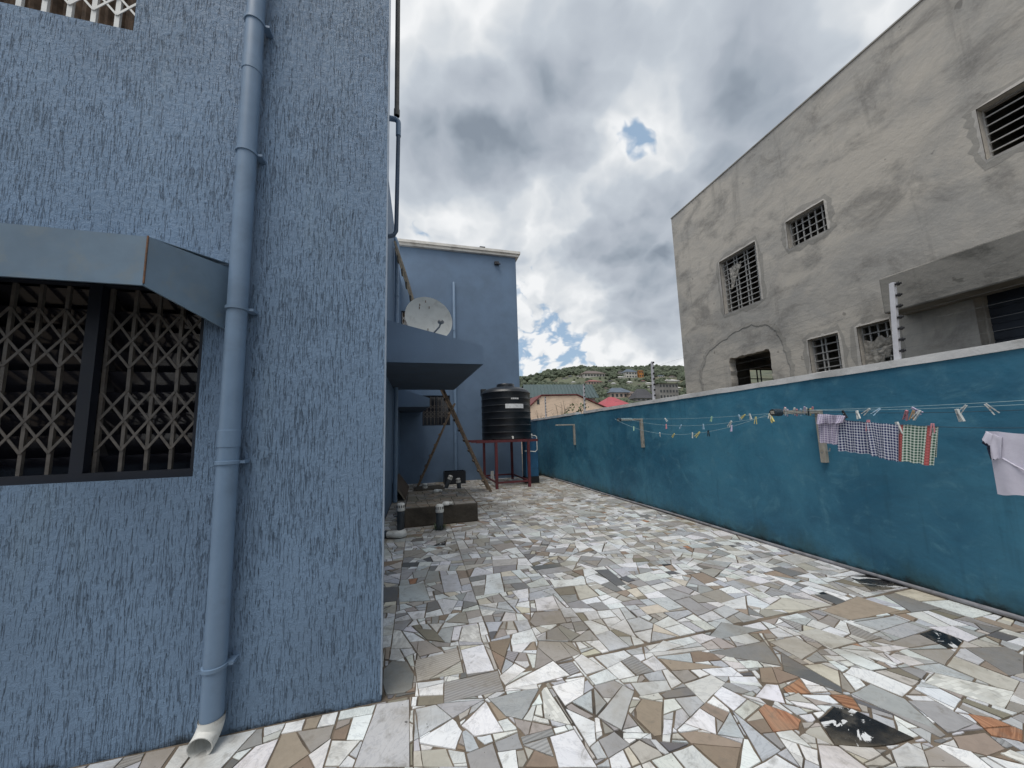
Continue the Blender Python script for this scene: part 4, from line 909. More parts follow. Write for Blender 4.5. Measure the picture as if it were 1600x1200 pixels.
prof += [(R_ * 0.985, TH - 0.02), (R_ * 0.93, TH + 0.03), (R_ * 0.75, TH + 0.10), (R_ * 0.5, TH + 0.15), (R_ * 0.36, TH + 0.165)]
MB().lathe(prof, 64).build('tank_body', M['tank'], tk, True)
MB().lathe([(R_ * 0.37, TH + 0.15), (R_ * 0.37, TH + 0.24), (R_ * 0.35, TH + 0.27), (0.001, TH + 0.29)], 32).build('lid', M['tank'], tk, True)
for sx_ in (-1, 1): MB().box(sx_ * R_ * 0.97 - 0.09, sx_ * R_ * 0.97 + 0.09, -0.10, 0.10, TH - 0.10, TH + 0.14).build('lifting_lug', M['tank'], tk, bevel=0.015).location = (-sx_ * 0.09, 0.3, 0)
mb = MB(); a0, a1 = math.radians(-105), math.radians(-62); zc = on(800, 634, 1, TC.y - R_)[2] - ST
def strip(a0, a1, z0, z1, r):
    mb = MB(); n = 10
    for i in range(n):
        p, q = a0 + (a1 - a0) * i / n, a0 + (a1 - a0) * (i + 1) / n
        mb.face([(r * math.cos(p), r * math.sin(p), z0), (r * math.cos(q), r * math.sin(q), z0), (r * math.cos(q), r * math.sin(q), z1), (r * math.cos(p), r * math.sin(p), z1)])
    return mb
strip(a0, a1, zc - 0.075, zc + 0.065, R_ * 1.018).build('label_strip', M['label_white'], tk, True)
zt = zc + 0.21; mb = MB(); aa = math.radians(-92)
for wd_, ht in ((0.030, 0.05), (0.022, 0.05), (0.034, 0.05), (0.022, 0.05), (0.03, 0.05), (0.012, 0.05), (0.04, 0.05), (0.03, 0.05)):
    s2 = strip(aa, aa + wd_, zt, zt + ht, R_ * 1.018); k = len(mb.v); mb.v += s2.v; mb.f += [tuple(i + k for i in f) for f in s2.f]; aa += wd_ + 0.012
mb.build('print_marks', M['label_white'], tk)
MB().tube([(-0.02, -R_ + 0.02, 0.08), (-0.02, -R_ - 0.06, 0.08), (-0.02, -R_ - 0.07, 0.02)], 0.025, 10).build('outlet', M['pvc_white'], tk, True)

# --- blue pillar with pump beside the tank
b0, b1 = on(823, 754, 2, 0), on(841, 755, 2, 0); PYb = 11.35; bx0, bx1 = on(822, 730, 1, PYb)[0], on(841.5, 730, 1, PYb)[0]; pz = on(830, 684, 1, PYb)[2]
pl_ = thing('blue_pillar', 'short deep blue painted pillar with black plinth beside the tank stand', 'pillar', ((bx0 + bx1) / 2, PYb + 0.2, 0)); pi_ = Vector(pl_.location)
o = MB().box(bx0, bx1, PYb, PYb + 0.4, 0.22, pz).build('shaft', M['paint_blue'], pl_, bevel=0.012); o.location = -pi_
o = MB().box(bx0 - 0.008, bx1 + 0.008, PYb - 0.008, PYb + 0.408, 0, 0.22).build('plinth', M['black_paint'], pl_); o.location = -pi_
pc = Vector(((bx0 + bx1) / 2 - 0.02, PYb + 0.15, pz)); pu = thing('water_pump', 'small black and white pump with pipe on the blue pillar', 'pump', pc)
MB().tube([(-0.09, 0, 0.07), (0.09, 0, 0.07)], [0.07, 0.07], 14).box(-0.1, 0.1, -0.06, 0.06, 0, 0.02).build('body', M['pvc_white'], pu, True)
MB().lathe([(0.055, 0.13), (0.06, 0.16), (0.06, 0.24), (0.03, 0.27)], 14).build('motor', M['insulator'], pu, True)
MB().lathe([(0.03, 0.27), (0.032, 0.31), (0.012, 0.33)], 12).build('cap', M['pvc_white'], pu, True)
MB().tube([(0.10, -0.02, 0.07), (0.17, -0.05, 0.07), (0.19, -0.20, 0.03), (0.19, -0.22, -0.40), (0.12, -0.22, -0.46), (-0.25, -0.22, -0.42)], 0.016, 8).build('pipe', M['pvc_white'], pu, True)

# --- satellite dish on the canopy
dc = on(670, 499, 1, 8.0); dx_ = (on(708, 500, 1, 8.0)[0] - on(632, 500, 1, 8.0)[0]) / 2
dt = thing('satellite_dish', 'off-white oval satellite dish standing on the door canopy', 'satellite dish', (dc.x, 8.0, CAN_Z(dc.x)))
zo = dc.z - CAN_Z(dc.x)
mb = MB(); nr, ns = 10, 48; prf = []
for k in range(nr + 1): q = k / nr; prf.append((q, 0.13 * q * q))
def dishp(q, a, off): 
    x_, z_ = dx_ * q * math.cos(a), dx_ * 0.86 * q * math.sin(a); ca, sa = math.cos(-0.50), math.sin(-0.50)
    return Vector((x_ * ca - z_ * sa, -(0.15 * q * q * dx_) + off, x_ * sa + z_ * ca))
vv = []
for side in (0, 1):
    off = 0.012 * side; base = len(mb.v)
    for k in range(1, nr + 1):
        for s_ in range(ns): mb.v.append(tuple(dishp(k / nr, 2 * PI * s_ / ns, off)))
    cidx = len(mb.v); mb.v.append(tuple(dishp(0, 0, off)))
    for k in range(nr - 1):
        for s_ in range(ns):
            a, b = base + k * ns + s_, base + k * ns + (s_ + 1) % ns; f = (a, b, b + ns, a + ns); mb.f.append(f if side else f[::-1])
    for s_ in range(ns): f = (cidx, base + (s_ + 1) % ns, base + s_); mb.f.append(f if side else f[::-1])
    vv.append(base + (nr - 1) * ns)
for s_ in range(ns): a, b = vv[0] + s_, vv[0] + (s_ + 1) % ns; mb.f.append((a, b, vv[1] + (s_ + 1) % ns, vv[1] + s_))
rf = mb.build('reflector', M['dish'], dt, True, (0, 0, zo)); rf.rotation_euler = (0.18, 0, 0.05)
bt = dishp(0.96, -PI / 2 + 0.45, 0) + Vector((0, 0, zo)); ln = Vector(on(689, 503, 1, 7.45)) - Vector(dt.location)
MB().tube([bt, ln + Vector((-0.03, 0.03, -0.1)), ln], 0.018, 8).build('feed_arm', M['metal_grey'], dt, True)
dd = (Vector((0, 0, zo)) - ln).normalized(); MB().tube([ln - dd * 0.07, ln - dd * 0.01, ln, ln + dd * 0.05], [0.04, 0.04, 0.055, 0.055], 12).build('receiver', M['metal_grey'], dt, True)
MB().tube([(0, 0.14, zo - 0.15), (0, 0.16, 0.0)], 0.03, 10).box(-0.16, 0.16, 0.0, 0.32, -0.01, 0.015).build('mast', M['metal_grey'], dt, True)
for k, (a_, q_) in enumerate(((2.2, .8), (2.0, .55), (2.6, .7), (-1.2, .5), (-0.9, .7), (2.75, .6))):
    p = dishp(q_, a_, -0.004); piece(MB().box(-0.008, 0.008, -0.003, 0.003, -0.025, 0.025).mesh('rust_chip', M['rust']), 'rust_chip', rf, p)

# --- ladders made of poles
def ladder(a, b, w, n, label, mat, side=(0, 1, 0), thick=0.05):
    a, b = Vector(a), Vector(b); t = thing('wooden_ladder', label, 'ladder', a); s = Vector(side).normalized() * w / 2; d = b - a; r = random.Random(n)
    for sg in (-1, 1): 
        q = [s * sg * (1 + 0.1 * (1 - k / 4)) + d * k / 4 + Vector((r.uniform(-.012, .012), r.uniform(-.012, .012), 0)) * (0 < k < 4) for k in range(5)]
        mb = MB()
        for u, v in zip(q, q[1:]): mb.bar(u, v + (v - u).normalized() * 0.004, thick, thick * 1.5, up=side)
        mb.build('rail', mat, t)
    for k in range(1, n + 1):
        p = d * (k / (n + 1)); e = s * 1.25; o_ = d.normalized().cross(Vector(side)) * 0.045
        MB().bar(p - e + o_, p + e + o_, 0.035, 0.06, up=d).build('rung', mat, t)
    return t
fa = on(752, 757, 2, 0); ta = on(690, 606, 1, cf.y + 0.15); ladder((fa.x, cf.y + 0.4, 0.0), (ta.x, cf.y + 0.22, ta.z), 0.42, 9, 'rough wooden ladder propped up to the door canopy, foot beside the tank stand', M['wood'], thick=0.062)
fb = on(650, 756, 2, 0); tb = on(709, 632, 1, 11.9); ladder((fb.x + 0.05, 12.2, 0.0), (tb.x, 11.7, tb.z), 0.40, 7, 'darker wooden ladder leaning the other way below the barred window', M['wood'])
zl0 = on(648, 470, 1, 9.2); zl1 = on(623, 388, 1, 9.2); dl = (Vector(zl1) - Vector(zl0)); kk = (CAN_Z(zl0.x + 0.25) - zl0.z) / dl.z; base = Vector(zl0) + dl * kk
ladder((base.x, 9.2, CAN_Z(base.x) + 0.02), (XS + 0.05, 9.25, zl1.z + 0.1), 0.36, 8, 'pale wooden ladder standing on the canopy behind the satellite dish', M['wood_pale'], thick=0.05)

# --- inspection chamber and the vent pipes round it
chm = thing('inspection_chamber', 'low damp concrete inspection chamber with tiled top in the yard', 'chamber', (0.4, 7.9, 0)); ci = Vector((0.4, 7.9, 0))
ZC = 0.33
mb = MB().box(-0.27, 1.07, 6.90, 9.0, 0, ZC); o = mb.build('block', M['chamber'], chm, bevel=0.012); o.location = -ci
top = []; rs = random.getstate(); random.seed(77); shatter(rect(-0.25, 6.93, 1.05, 8.97), top); tops = [(inset(P, 0.006)) for P in top]; random.setstate(rs)
for P in tops:
    if len(P) < 3 or area(P) < 1e-3: continue
    cx = sum(p[0] for p in P) / len(P); cy = sum(p[1] for p in P) / len(P); n = len(P); V = [(p[0] - cx, p[1] - cy, 0.010) for p in P] + [(p[0] - cx, p[1] - cy, -0.002) for p in P]
    me = bpy.data.meshes.new('tile'); me.from_pydata(V, [], [tuple(range(n))] + [(n + i, n + (i + 1) % n, (i + 1) % n, i) for i in range(n)]); me.materials.append(M['t_stone'])
    c = random.choice(('tan', 'brown', 'olive', 'greige', 'dgrey')); paint(me, [x * 1.0 for x in RGB[c]] .__add__([random.random()]) * len(V)); piece(me, 'tile', chm, (cx - ci.x, cy - ci.y, ZC))
def vent(x, y, h, label, tilt=(0, 0), z=0.0, r=0.062, grp='capped vent pipes round the chamber'):
    t = thing('vent_pipe', label, 'vent pipe', (x, y, z), grp); t.rotation_euler = (tilt[0], tilt[1], 0)
    MB().lathe([(r, -0.02), (r, h - 0.13), (r * 0.97, h - 0.12)], 20).build('pipe', M['pvc_grey'], t, True)
    cp = MB().lathe([(r * 1.12, h - 0.13), (r * 1.18, h - 0.12), (r * 1.16, h - 0.03), (r * 0.9, h), (0.002, h + 0.008)], 20).build('cap', M['pvc_white'], t, True)
    slm = MB().box(r * 1.15, r * 1.20, -0.007, 0.007, h - 0.075, h - 0.03).mesh('slot', M['insulator'])
    for k in range(14): piece(slm, 'slot', cp, (0, 0, 0), (0, 0, k * 2 * PI / 14))
v1_ = on(626, 828, 2, 0); vent(v1_.x, v1_.y, 0.46, 'grey vent pipe with slotted white cap beside the house pipe')
v2_ = on(687, 828, 2, 0); vent(v2_.x, v2_.y, 0.43, 'grey vent pipe with slotted white cap before the chamber, weeds at its foot')
v3_ = on(664, 770, 1, 10.2); vent(on(664, 760, 1, 10.2)[0], 10.2, 0.36, 'short vent pipe with white cap behind the chamber, below the dark ladder')
v4_ = on(698, 757, 1, 11.6); vent(v4_.x - 0.03, 11.6, 0.42, 'leaning vent pipe with white cap in front of the black crate', (0, 0.42))
v5_ = on(718, 766, 2, 0); vent(v5_.x, v5_.y, 0.36, 'vent pipe with white cap between chamber and tall ladder', (0, -0.12))
for (x_, y_, lab) in ((682, 768, 'white plastic pipe cap on the far end of the chamber'), (697, 788, 'white plastic pipe cap on the near edge of the chamber')):
    p = on(x_, y_, 2, ZC + 0.02); t = thing('loose_pipe_end', lab, 'pipe cap', (p.x, p.y, ZC + 0.012)); MB().lathe([(0.075, 0.0), (0.08, 0.01), (0.075, 0.035), (0.05, 0.055), (0.002, 0.06)], 20).build('cap', M['pvc_white'], t, True); MB().tube([(0.05, -0.03, 0.03), (0.12, -0.06, 0.03)], 0.03, 10).build('spout', M['pvc_white'], t, True)
pe = on(622, 838, 2, 0.04); t = thing('pipe_elbow', 'white plastic elbow lying on the tiles at the house corner', 'pipe', (pe.x, pe.y, 0.012))
MB().tube([(-0.20, 0.10, 0.055), (-0.08, 0.03, 0.055), (0.0, 0.0, 0.055), (0.06, 0.0, 0.06), (0.10, 0.03, 0.065)], [0.052, 0.052, 0.058, 0.058, 0.062], 18).build('bend', M['pvc_white'], t, True); MB().tube([(-0.21, 0.105, 0.055), (-0.16, 0.075, 0.055)], 0.058, 18).build('socket', M['pvc_grey'], t, True)
# leaning board against the side wall
l0, l1 = on(631, 782, 2, 0.0), on(645, 762, 2, 0.0)
t = thing('leaning_board', 'brown board propped against the side wall of the blue house', 'board', (-0.5, 11, 0)); o = MB().slab([(-0.36, 9.78, 0.012), (-0.34, 12.4, 0.012), (XS + 0.012, 12.4, 0.47), (XS + 0.012, 9.78, 0.47)], 0.018).build('sheet', M['board'], t); o.location = -Vector((-0.5, 11, 0))
o = MB().bar((-0.362, 9.79, 0.018), (XS + 0.02, 9.79, 0.47), 0.03, 0.03).build('batten', M['wood_pale'], t); o.location = -Vector((-0.5, 11, 0))
# second chamber and black crate
kc = on(652, 770, 1, 9.9); t = thing('concrete_cover', 'dark low concrete cover behind the tiled inspection chamber', 'cover', (0.25, 10.3, 0)); MB().box(-0.42, 0.42, -0.5, 0.5, 0, 0.2).build('cover', M['chamber'], t, bevel=0.015); MB().box(-0.34, 0.34, -0.4, 0.4, 0.2, 0.235).build('lid', M['chamber'], t, bevel=0.008)
kb = on(708, 752, 1, 12.6); t = thing('black_crate', 'black open-topped plastic crate at the foot of the back wall', 'crate', (kb.x + 0.05, 12.65, 0))
MB().box(-0.36, 0.36, -0.28, 0.28, 0, 0.03).build('base', M['tank'], t)
for s_ in ((-0.36, -0.33, -0.28, 0.28), (0.33, 0.36, -0.28, 0.28), (-0.33, 0.33, -0.28, -0.25), (-0.33, 0.33, 0.25, 0.28)): MB().box(*s_, 0.03, 0.42).build('side', M['tank'], t)
# pipe offcuts by the stand
for k, (x_, y_, a) in enumerate(((769, 754, 0.25), (773, 754, -0.1))):
    p = on(x_, y_ + 3, 2, 0.0); o = MB().tube([(0, 0, 0), (math.sin(a) * 0.05, 0, 0.25), (math.sin(a) * 0.1, 0, 0.42)], 0.028, 10).lathe([(0.034, 0.0), (0.034, 0.06)], 10).build('pipe_offcut', M['pvc_white'], None, True); o.location = (p.x, 11.9, 0.0)
    tag(o, 'short white pipe offcut standing by the tank stand leg', 'pipe', 'pipe offcuts by the tank stand')
# weeds at the vent's foot
mb = MB(); r = random.Random(2)
for k in range(90):
    a = r.uniform(0, 2 * PI); d = r.uniform(0.05, 0.16); h = r.uniform(0.02, 0.10); q = Vector((math.cos(a) * d, math.sin(a) * d, h)); s = Vector((-math.sin(a), math.cos(a), 0)) * 0.012
    mb.face([q * 0.4 + Vector((0, 0, 0.004)), q * 0.75 + s, q, q * 0.75 - s])
M['leaf'] = simple('weed_leaf', (0.045, 0.085, 0.035), 0.7, 0.3, 30)
wd2 = mb.build('weeds', M['leaf']); wd2.location = (v2_.x, v2_.y, 0.008); tag(wd2, 'small tuft of weeds round a grey vent pipe', 'weeds')

# ================================================================== WASHING LINES
def bracket(y, x_tip, z, drop, label):
    t = thing('line_bracket', label, 'bracket', (XR, y, z), 'washing line brackets on the teal wall')
    MB().box(-0.050, 0.004, -0.03, 0.03, -drop, 0.02).build('post', M['bracket'], t, bevel=0.004)
    MB().box(x_tip - XR, -0.0505, -0.02, 0.02, -0.02, 0.018).build('arm', M['bracket'], t, bevel=0.004)
    bm_ = MB().tube([(-0.056, 0, 0), (-0.05, 0, 0)], 0.009, 6).mesh('bolt', M['metal_grey'])
    for zz in (-drop * 0.35, -drop * 0.8): piece(bm_, 'bolt', t, (0, 0, zz))
    MB().tube([(-0.03, -0.03, -drop * 0.78), (-0.03, -0.07, -drop * 0.77), (-0.03, -0.075, -drop * 0.72)], 0.006, 6).build('hook', M['metal_grey'], t)
    return t
BZ = {0: (10.14, 4.005, 1.86, 0.62), 1: (6.67, 4.05, 1.85, 0.60), 2: (3.14, 3.895, 1.765, 0.60), 3: (-0.5, 3.9, 1.78, 0.6)}
for k, l in enumerate(('pale bare wall bracket without any line, towards the water tank', 'wall bracket where the pegged washing lines end, cord wound on its tip', 'wall bracket beside the lilac checked cloth, its arm crowded with pegs', 'wall bracket carrying the lines beyond the white shirt')): bracket(*BZ[k], l)
def quad(y0, z0, ym, zm, y1, z1):
    def f(y):
        return z0 * (y - ym) * (y - y1) / ((y0 - ym) * (y0 - y1)) + zm * (y - y0) * (y - y1) / ((ym - y0) * (ym - y1)) + z1 * (y - y0) * (y - ym) / ((y1 - y0) * (y1 - ym))
    return f
LINES = {}
def line(key, X, ba, bb, mid, label, mat, grp):
    y0, y1 = BZ[ba][0], BZ[bb][0]; z0, z1 = BZ[ba][2] + 0.022, BZ[bb][2] + 0.022; p = on(mid[0], mid[1], 0, X); f = quad(y0, z0, p.y, p.z, y1, z1); LINES[key] = (X, f)
    o = MB().tube([(X, y0 + (y1 - y0) * i / 40, f(y0 + (y1 - y0) * i / 40)) for i in range(41)], 0.0024, 6).build('washing_line', M[mat], None, True); tag(o, label, 'washing line', grp)
g1 = 'lines between the two far brackets'; g2 = 'lines on the shirt side of the peg-crowded bracket'
line('a', 4.45, 1, 2, (1100, 653), 'washing line nearest the teal wall, between the cord-wound and peg-crowded brackets', 'rope', g1)
line('b', 4.25, 1, 2, (1085, 665), 'middle washing line between the cord-wound and peg-crowded brackets', 'rope', g1)
line('c', 3.98, 1, 2, (1080, 678), 'lowest sagging washing line between the cord-wound and peg-crowded brackets', 'rope', g1)
line('d', 4.45, 2, 3, (1560, 628), 'topmost washing line above the shirt, close to the wall', 'rope', g2)
line('e', 4.33, 2, 3, (1560, 634), 'pale washing line carrying a few white pegs above the shirt', 'rope', g2)
line('f', 4.20, 2, 3, (1560, 642), 'dark washing line above the shirt', 'rope_dark', g2)
line('g', 4.02, 2, 3, (1470, 667), 'slack washing line that carries the checked cloths and the shirt', 'rope_dark', g2)
pegm = {}
def peg(x, y, key, colour, size=1.0, where=None):
    X, f = LINES[key] if key else (where, None); p = on(x, y, 0, X); z = f(p.y) if f else p.z
    r = random.Random(int(x * 7 + y * 13))
    lab = {'a': 'hooked on the far lines between two brackets', 'b': 'hooked on the far lines between two brackets', 'c': 'hooked on the far lines between two brackets', 'g': 'holding a checked cloth on the slack line'}.get(key, 'clipped on the lines above the shirt' if key else 'clipped on the peg-crowded bracket arm')
    t = thing('clothes_peg', f'{colour} plastic clothes peg {lab}', 'clothes peg', (X, p.y, z), f'{colour} pegs {lab}')
    if colour not in pegm:
        def prong(s): return MB().bar((0, s * 0.004, 0.020), (0, s * 0.006, -0.01), 0.012, 0.007, up=(0, 1, 0)).bar((0, s * 0.006, -0.01), (0, s * 0.012, -0.062), 0.012, 0.007, up=(0, 1, 0)).mesh('prong', M['peg_' + colour])
        pegm[colour] = (prong(-1), prong(1), MB().tube([(-0.009, 0, -0.014), (0.009, 0, -0.014)], 0.0055, 8).mesh('spring', M['metal_grey']))
    for m_, n in zip(pegm[colour], ('prong', 'prong', 'spring')): piece(m_, n, t)
    t.rotation_euler = (r.uniform(-0.9, 0.9) if key != 'g' else r.uniform(-0.1, 0.1), r.uniform(-0.25, 0.25), r.uniform(-0.5, 0.5)); t.scale = (size * 1.05,) * 3
for a in ((1031, 676, 'c', 'white'), (1053, 679, 'c', 'yellow'), (1082, 678, 'c', 'white'), (1092, 680, 'c', 'yellow', 1.2), (1107, 678, 'c', 'black'), (990, 664, 'c', 'green'), (1041, 665, 'b', 'pink'), (1064, 666, 'b', 'blue'), (1099, 666, 'b', 'blue'), (1142, 662, 'b', 'white', 1.2), (1143, 667, 'c', 'lilac'),
          (1040, 656, 'a', 'white'), (1112, 654, 'a', 'green'), (1155, 652, 'a', 'blue'), (1163, 651, 'a', 'yellow'), (1172, 650, 'a', 'white'), (1181, 655, 'b', 'yellow', 1.1), (1203, 646, 'b', 'yellow', 1.4), (1205, 655, 'c', 'white'),
          (1318, 645, 'f', 'black'), (1340, 648, 'f', 'white'), (1357, 646, 'e', 'white'), (1373, 644, 'e', 'blue'), (1416, 644, 'f', 'pink', 1.1), (1427, 648, 'f', 'orange'), (1428, 637, 'e', 'lilac'), (1435, 645, 'f', 'white', 1.1), (1497, 646, 'f', 'white', 1.2), (1507, 638, 'e', 'white'), (1545, 640, 'e', 'white', 1.1),
          (1356, 655, 'g', 'pink', 1.2), (1402, 660, 'g', 'white', 1.2), (1457, 665, 'g', 'pink', 1.2)): peg(*a)
for i, c in enumerate(('white', 'pink', 'lilac', 'white', 'pink', 'blue', 'lilac', 'black', 'white', 'yellow', 'pink')):
    yb, xt, zb, _ = BZ[2]; xx = 4.06 + i * 0.05
    n0 = len(bpy.data.objects); peg(1250, 645, None, c, 1.0, where=xx); t = [o for o in col.objects if o.name.startswith('clothes_peg')][-1]
    t = bpy.data.objects[t.name]
    for o in list(col.objects)[-8:]:
        if o.name.startswith('clothes_peg'): t = o
    t.location = (xx, yb + random.uniform(-0.03, 0.03), zb + 0.022 + random.uniform(-0.01, 0.02))
def coil(x0, x1, y, z, r, turns, label, mat, name='wound_cord'):
    n = turns * 12; rr_ = random.Random(turns); pts = [(x0 + (x1 - x0) * i / n + rr_.uniform(-0.003, 0.003), y + r * math.cos(i * PI / 6) * rr_.uniform(0.9, 1.15), z + r * math.sin(i * PI / 6) * rr_.uniform(0.9, 1.15)) for i in range(n + 1)]
    tag(MB().tube(pts, 0.006, 6).build(name, M[mat], None, True), label, 'cord')
coil(3.90, 4.02, BZ[2][0], BZ[2][2], 0.034, 14, 'dark cord wound thickly round the tip of the peg-crowded bracket', 'rope_dark'); coil(4.055, 4.40, BZ[1][0], BZ[1][2], 0.028, 9, 'pale cord wound along the arm of the far line bracket', 'rope'); coil(4.05, 4.11, BZ[1][0], BZ[1][2], 0.036, 7, 'dark cord knotted on the tip of the far line bracket', 'rope_dark')

def cloth(name, q, X, mat, label, uvw, uvh, seed, amp=0.012, cat='cloth', folds=5.0, drop=0.8):
    TL, TR, BR, BL = [on(x, y, 0, X) for x, y in q]; r = random.Random(seed); a, b = r.uniform(0, 6), r.uniform(0, 6); n, m_ = 22, 16; mb = MB(); mb.uv = []
    for side in (0, 1):
        base = len(mb.v)
        for i in range(n + 1):
            for j in range(m_ + 1):
                s, t = i / n, j / m_; p = TL.lerp(TR, s).lerp(BL.lerp(BR, s), t * (1 if side == 0 else drop))
                w_ = amp * (0.25 + t) * (math.sin(s * folds * 2 + a + t * 1.2) + 0.5 * math.sin(s * folds * 4.7 + b - t)) ; hem = 0.004 * math.sin(s * 19 + a) * t
                mb.v.append((p.x + w_ + (-1 if side == 0 else 1) * (0.003 + 0.010 * t ** 0.6), p.y, p.z + hem - 0.006 * abs(math.sin(s * PI * 2.2 + b)) * (1 - t))); mb.uv.append((s * uvw, -t * uvh))
        for i in range(n):
            for j in range(m_): k = base + i * (m_ + 1) + j; mb.f.append((k, k + 1, k + m_ + 2, k + m_ + 1) if side else (k, k + m_ + 1, k + m_ + 2, k + 1))
    h = (n + 1) * (m_ + 1)
    for i in range(n): k = i * (m_ + 1); mb.f.append((k, k + h, k + m_ + 1 + h, k + m_ + 1))
    o = mb.build(name, mat, None, True); return tag(o, label, cat) if label else o
cloth('checked_cloth', [(1277, 654), (1313, 655), (1310, 695), (1281, 691)], 4.02, M['cl_lilac'], 'small lilac checked cloth hanging beside the bracket post', 0.20, 0.22, 3)
cloth('cloth_bundle', [(1278, 646), (1322, 649), (1320, 661), (1279, 662)], 3.995, M['cl_lilac'], 'crumpled lilac cloth bundled over the line beside the bracket', 0.26, 0.1, 12, 0.02, folds=4)
cloth('checked_cloth', [(1308, 656), (1357, 659), (1362, 710), (1312, 704)], 4.03, M['cl_navy'], 'navy and white checked cloth pegged next to the lilac cloth', 0.30, 0.30, 5, 0.008)
cloth('checked_cloth', [(1354, 659), (1404, 663), (1405, 722), (1364, 712)], 4.01, M['cl_navy'], 'navy and white checked cloth pegged next to the green one', 0.30, 0.34, 6, 0.010)
cloth('checked_cloth', [(1400, 662), (1466, 666), (1461, 728), (1401, 719)], 4.03, M['cl_green'], 'green checked cloth with two red stripes pegged to the line', 0.30, 0.36, 7, 0.007)
XSH = 3.98
shirt = thing('shirt', 'white shirt with navy-striped sleeve hem hung over the line', 'shirt', on(1580, 675, 0, XSH)); si_ = -Vector(shirt.location)
o = cloth('body', [(1541, 673), (1690, 683), (1690, 780), (1561, 772)], XSH, M['cl_white'], None, 0.5, 0.4, 9, 0.012, folds=3.2, drop=0.95); o.parent = shirt; o.location = si_
o = cloth('sleeve', [(1540, 673), (1566, 683), (1565, 716), (1552, 718)], XSH - 0.028, M['cl_white'], None, 0.1, 0.2, 10, 0.006, folds=2, drop=0.95); o.parent = shirt; o.location = si_
o = cloth('sleeve', [(1541, 674), (1552, 678), (1549, 697), (1536, 687)], XSH - 0.034, M['cl_white'], None, 0.1, 0.1, 16, 0.004, folds=2, drop=0.95); o.parent = shirt; o.location = si_
for (a, b) in (((1535.5, 688), (1549.5, 698)), ((1535, 691), (1549, 701)), ((1543.5, 699), (1550, 718)), ((1546, 698), (1553, 718.5))):
    p, q = on(*a, 0, XSH - 0.04), on(*b, 0, XSH - 0.04); o = MB().bar(p, q, 0.006, 0.011).build('stripe', M['cl_navyplain'], shirt); o.location = si_
fp = [on(x, y, 0, XSH - 0.022) for x, y in ((1566, 716), (1585, 727), (1605, 737), (1640, 742), (1690, 735))]; o = MB().tube(fp, 0.005, 8).build('hem_fold', M['cl_white'], shirt, True); o.location = si_

# ================================================================== BEYOND THE WALL
def leafmat(name, c, var=0.5):
    m, g, b = material(name); p = pos(g); n = g.noise(p, 0.35, 4, 0.6); n2 = g.noise(p, 3.0, 3, 0.6)
    at = g.n('ShaderNodeAttribute', dict(attribute_name='tint'))
    cc = g.mix(g.sm(n, 0.3, 0.7), tuple(x * (1 - var) for x in c), tuple(x * (1 + var) for x in c)); cc = g.mix(g.sm(n2, 0.4, 0.7), cc, g.v('MULTIPLY', cc, (0.7, 0.75, 0.7)))
    g.put(b.inputs['Base Color'], cc); b.inputs['Roughness'].default_value = 0.8; return m
M['shrub_leaf'] = simple('shrub_leaf', (0.09, 0.15, 0.05), 0.6, 0.5, 9); M['twig'] = simple('twig', (0.15, 0.12, 0.09), 0.9, 0.2, 20)
def shrub(x, Y, h, spread, n, label, leaves, seed):
    r = random.Random(seed); t = thing('shrub', label, 'shrub', (x, Y, -0.06)); mb, lf = MB(), MB()
    for k in range(n):
        a = r.uniform(0, 2 * PI); tip = Vector((math.cos(a) * spread * r.uniform(.3, 1), math.sin(a) * spread * r.uniform(.3, 1), h * r.uniform(0.78, 1.0)))
        m1 = tip * 0.5 + Vector((r.uniform(-.1, .1), r.uniform(-.1, .1), 0.15)); mb.tube([(0, 0, 0), m1, tip], [0.02, 0.013, 0.004], 6)
        for q in range(r.randint(3, 5)):
            s0 = m1.lerp(tip, r.uniform(0.2, 0.9)); e = s0 + Vector((r.uniform(-.28, .28), r.uniform(-.28, .28), r.uniform(0.05, 0.3))); mb.tube([s0, e], [0.007, 0.003], 5)
            for _ in range(leaves):
                c = s0.lerp(e, r.uniform(0.2, 1.1)) + Vector((r.gauss(0, .05), r.gauss(0, .05), r.gauss(0, .05))); d = Vector((r.gauss(0, 1), r.gauss(0, 1), r.gauss(0, .6))).normalized(); sd_ = d.cross(Vector((r.gauss(0, 1), r.gauss(0, 1), r.gauss(0, 1)))).normalized(); L = r.uniform(0.06, 0.11)
                lf.face([c, c + d * L * 0.5 + sd_ * L * 0.35, c + d * L, c + d * L * 0.5 - sd_ * L * 0.35])
    mb.build('stems', M['twig'], t, True)
    if leaves: tag(lf.build('foliage', M['shrub_leaf'], t), kind='stuff')
for (x_, yt, Xp, sp_, n, lab, lv_, sd_) in ((888, 625, 5.15, 0.22, 4, 'upright leafy shrub showing over the coping before the peach gable', 9, 1), (914, 628, 5.2, 0.42, 6, 'spreading leafy shrub round a fence post behind the coping', 8, 2), (872, 622, 5.4, 0.5, 5, 'bare forked twigs over the coping beside the leafy shrubs', 0, 3), (846, 630, 5.5, 0.4, 5, 'bare thin twigs over the coping next to the water tank', 0, 4), (935, 640, 5.3, 0.3, 4, 'low thin leafy stems over the coping below the red roof', 3, 6)):
    q = on(x_, yt, 0, Xp); shrub(Xp, q.y, q.z + 0.06, sp_, n, lab, lv_, sd_)

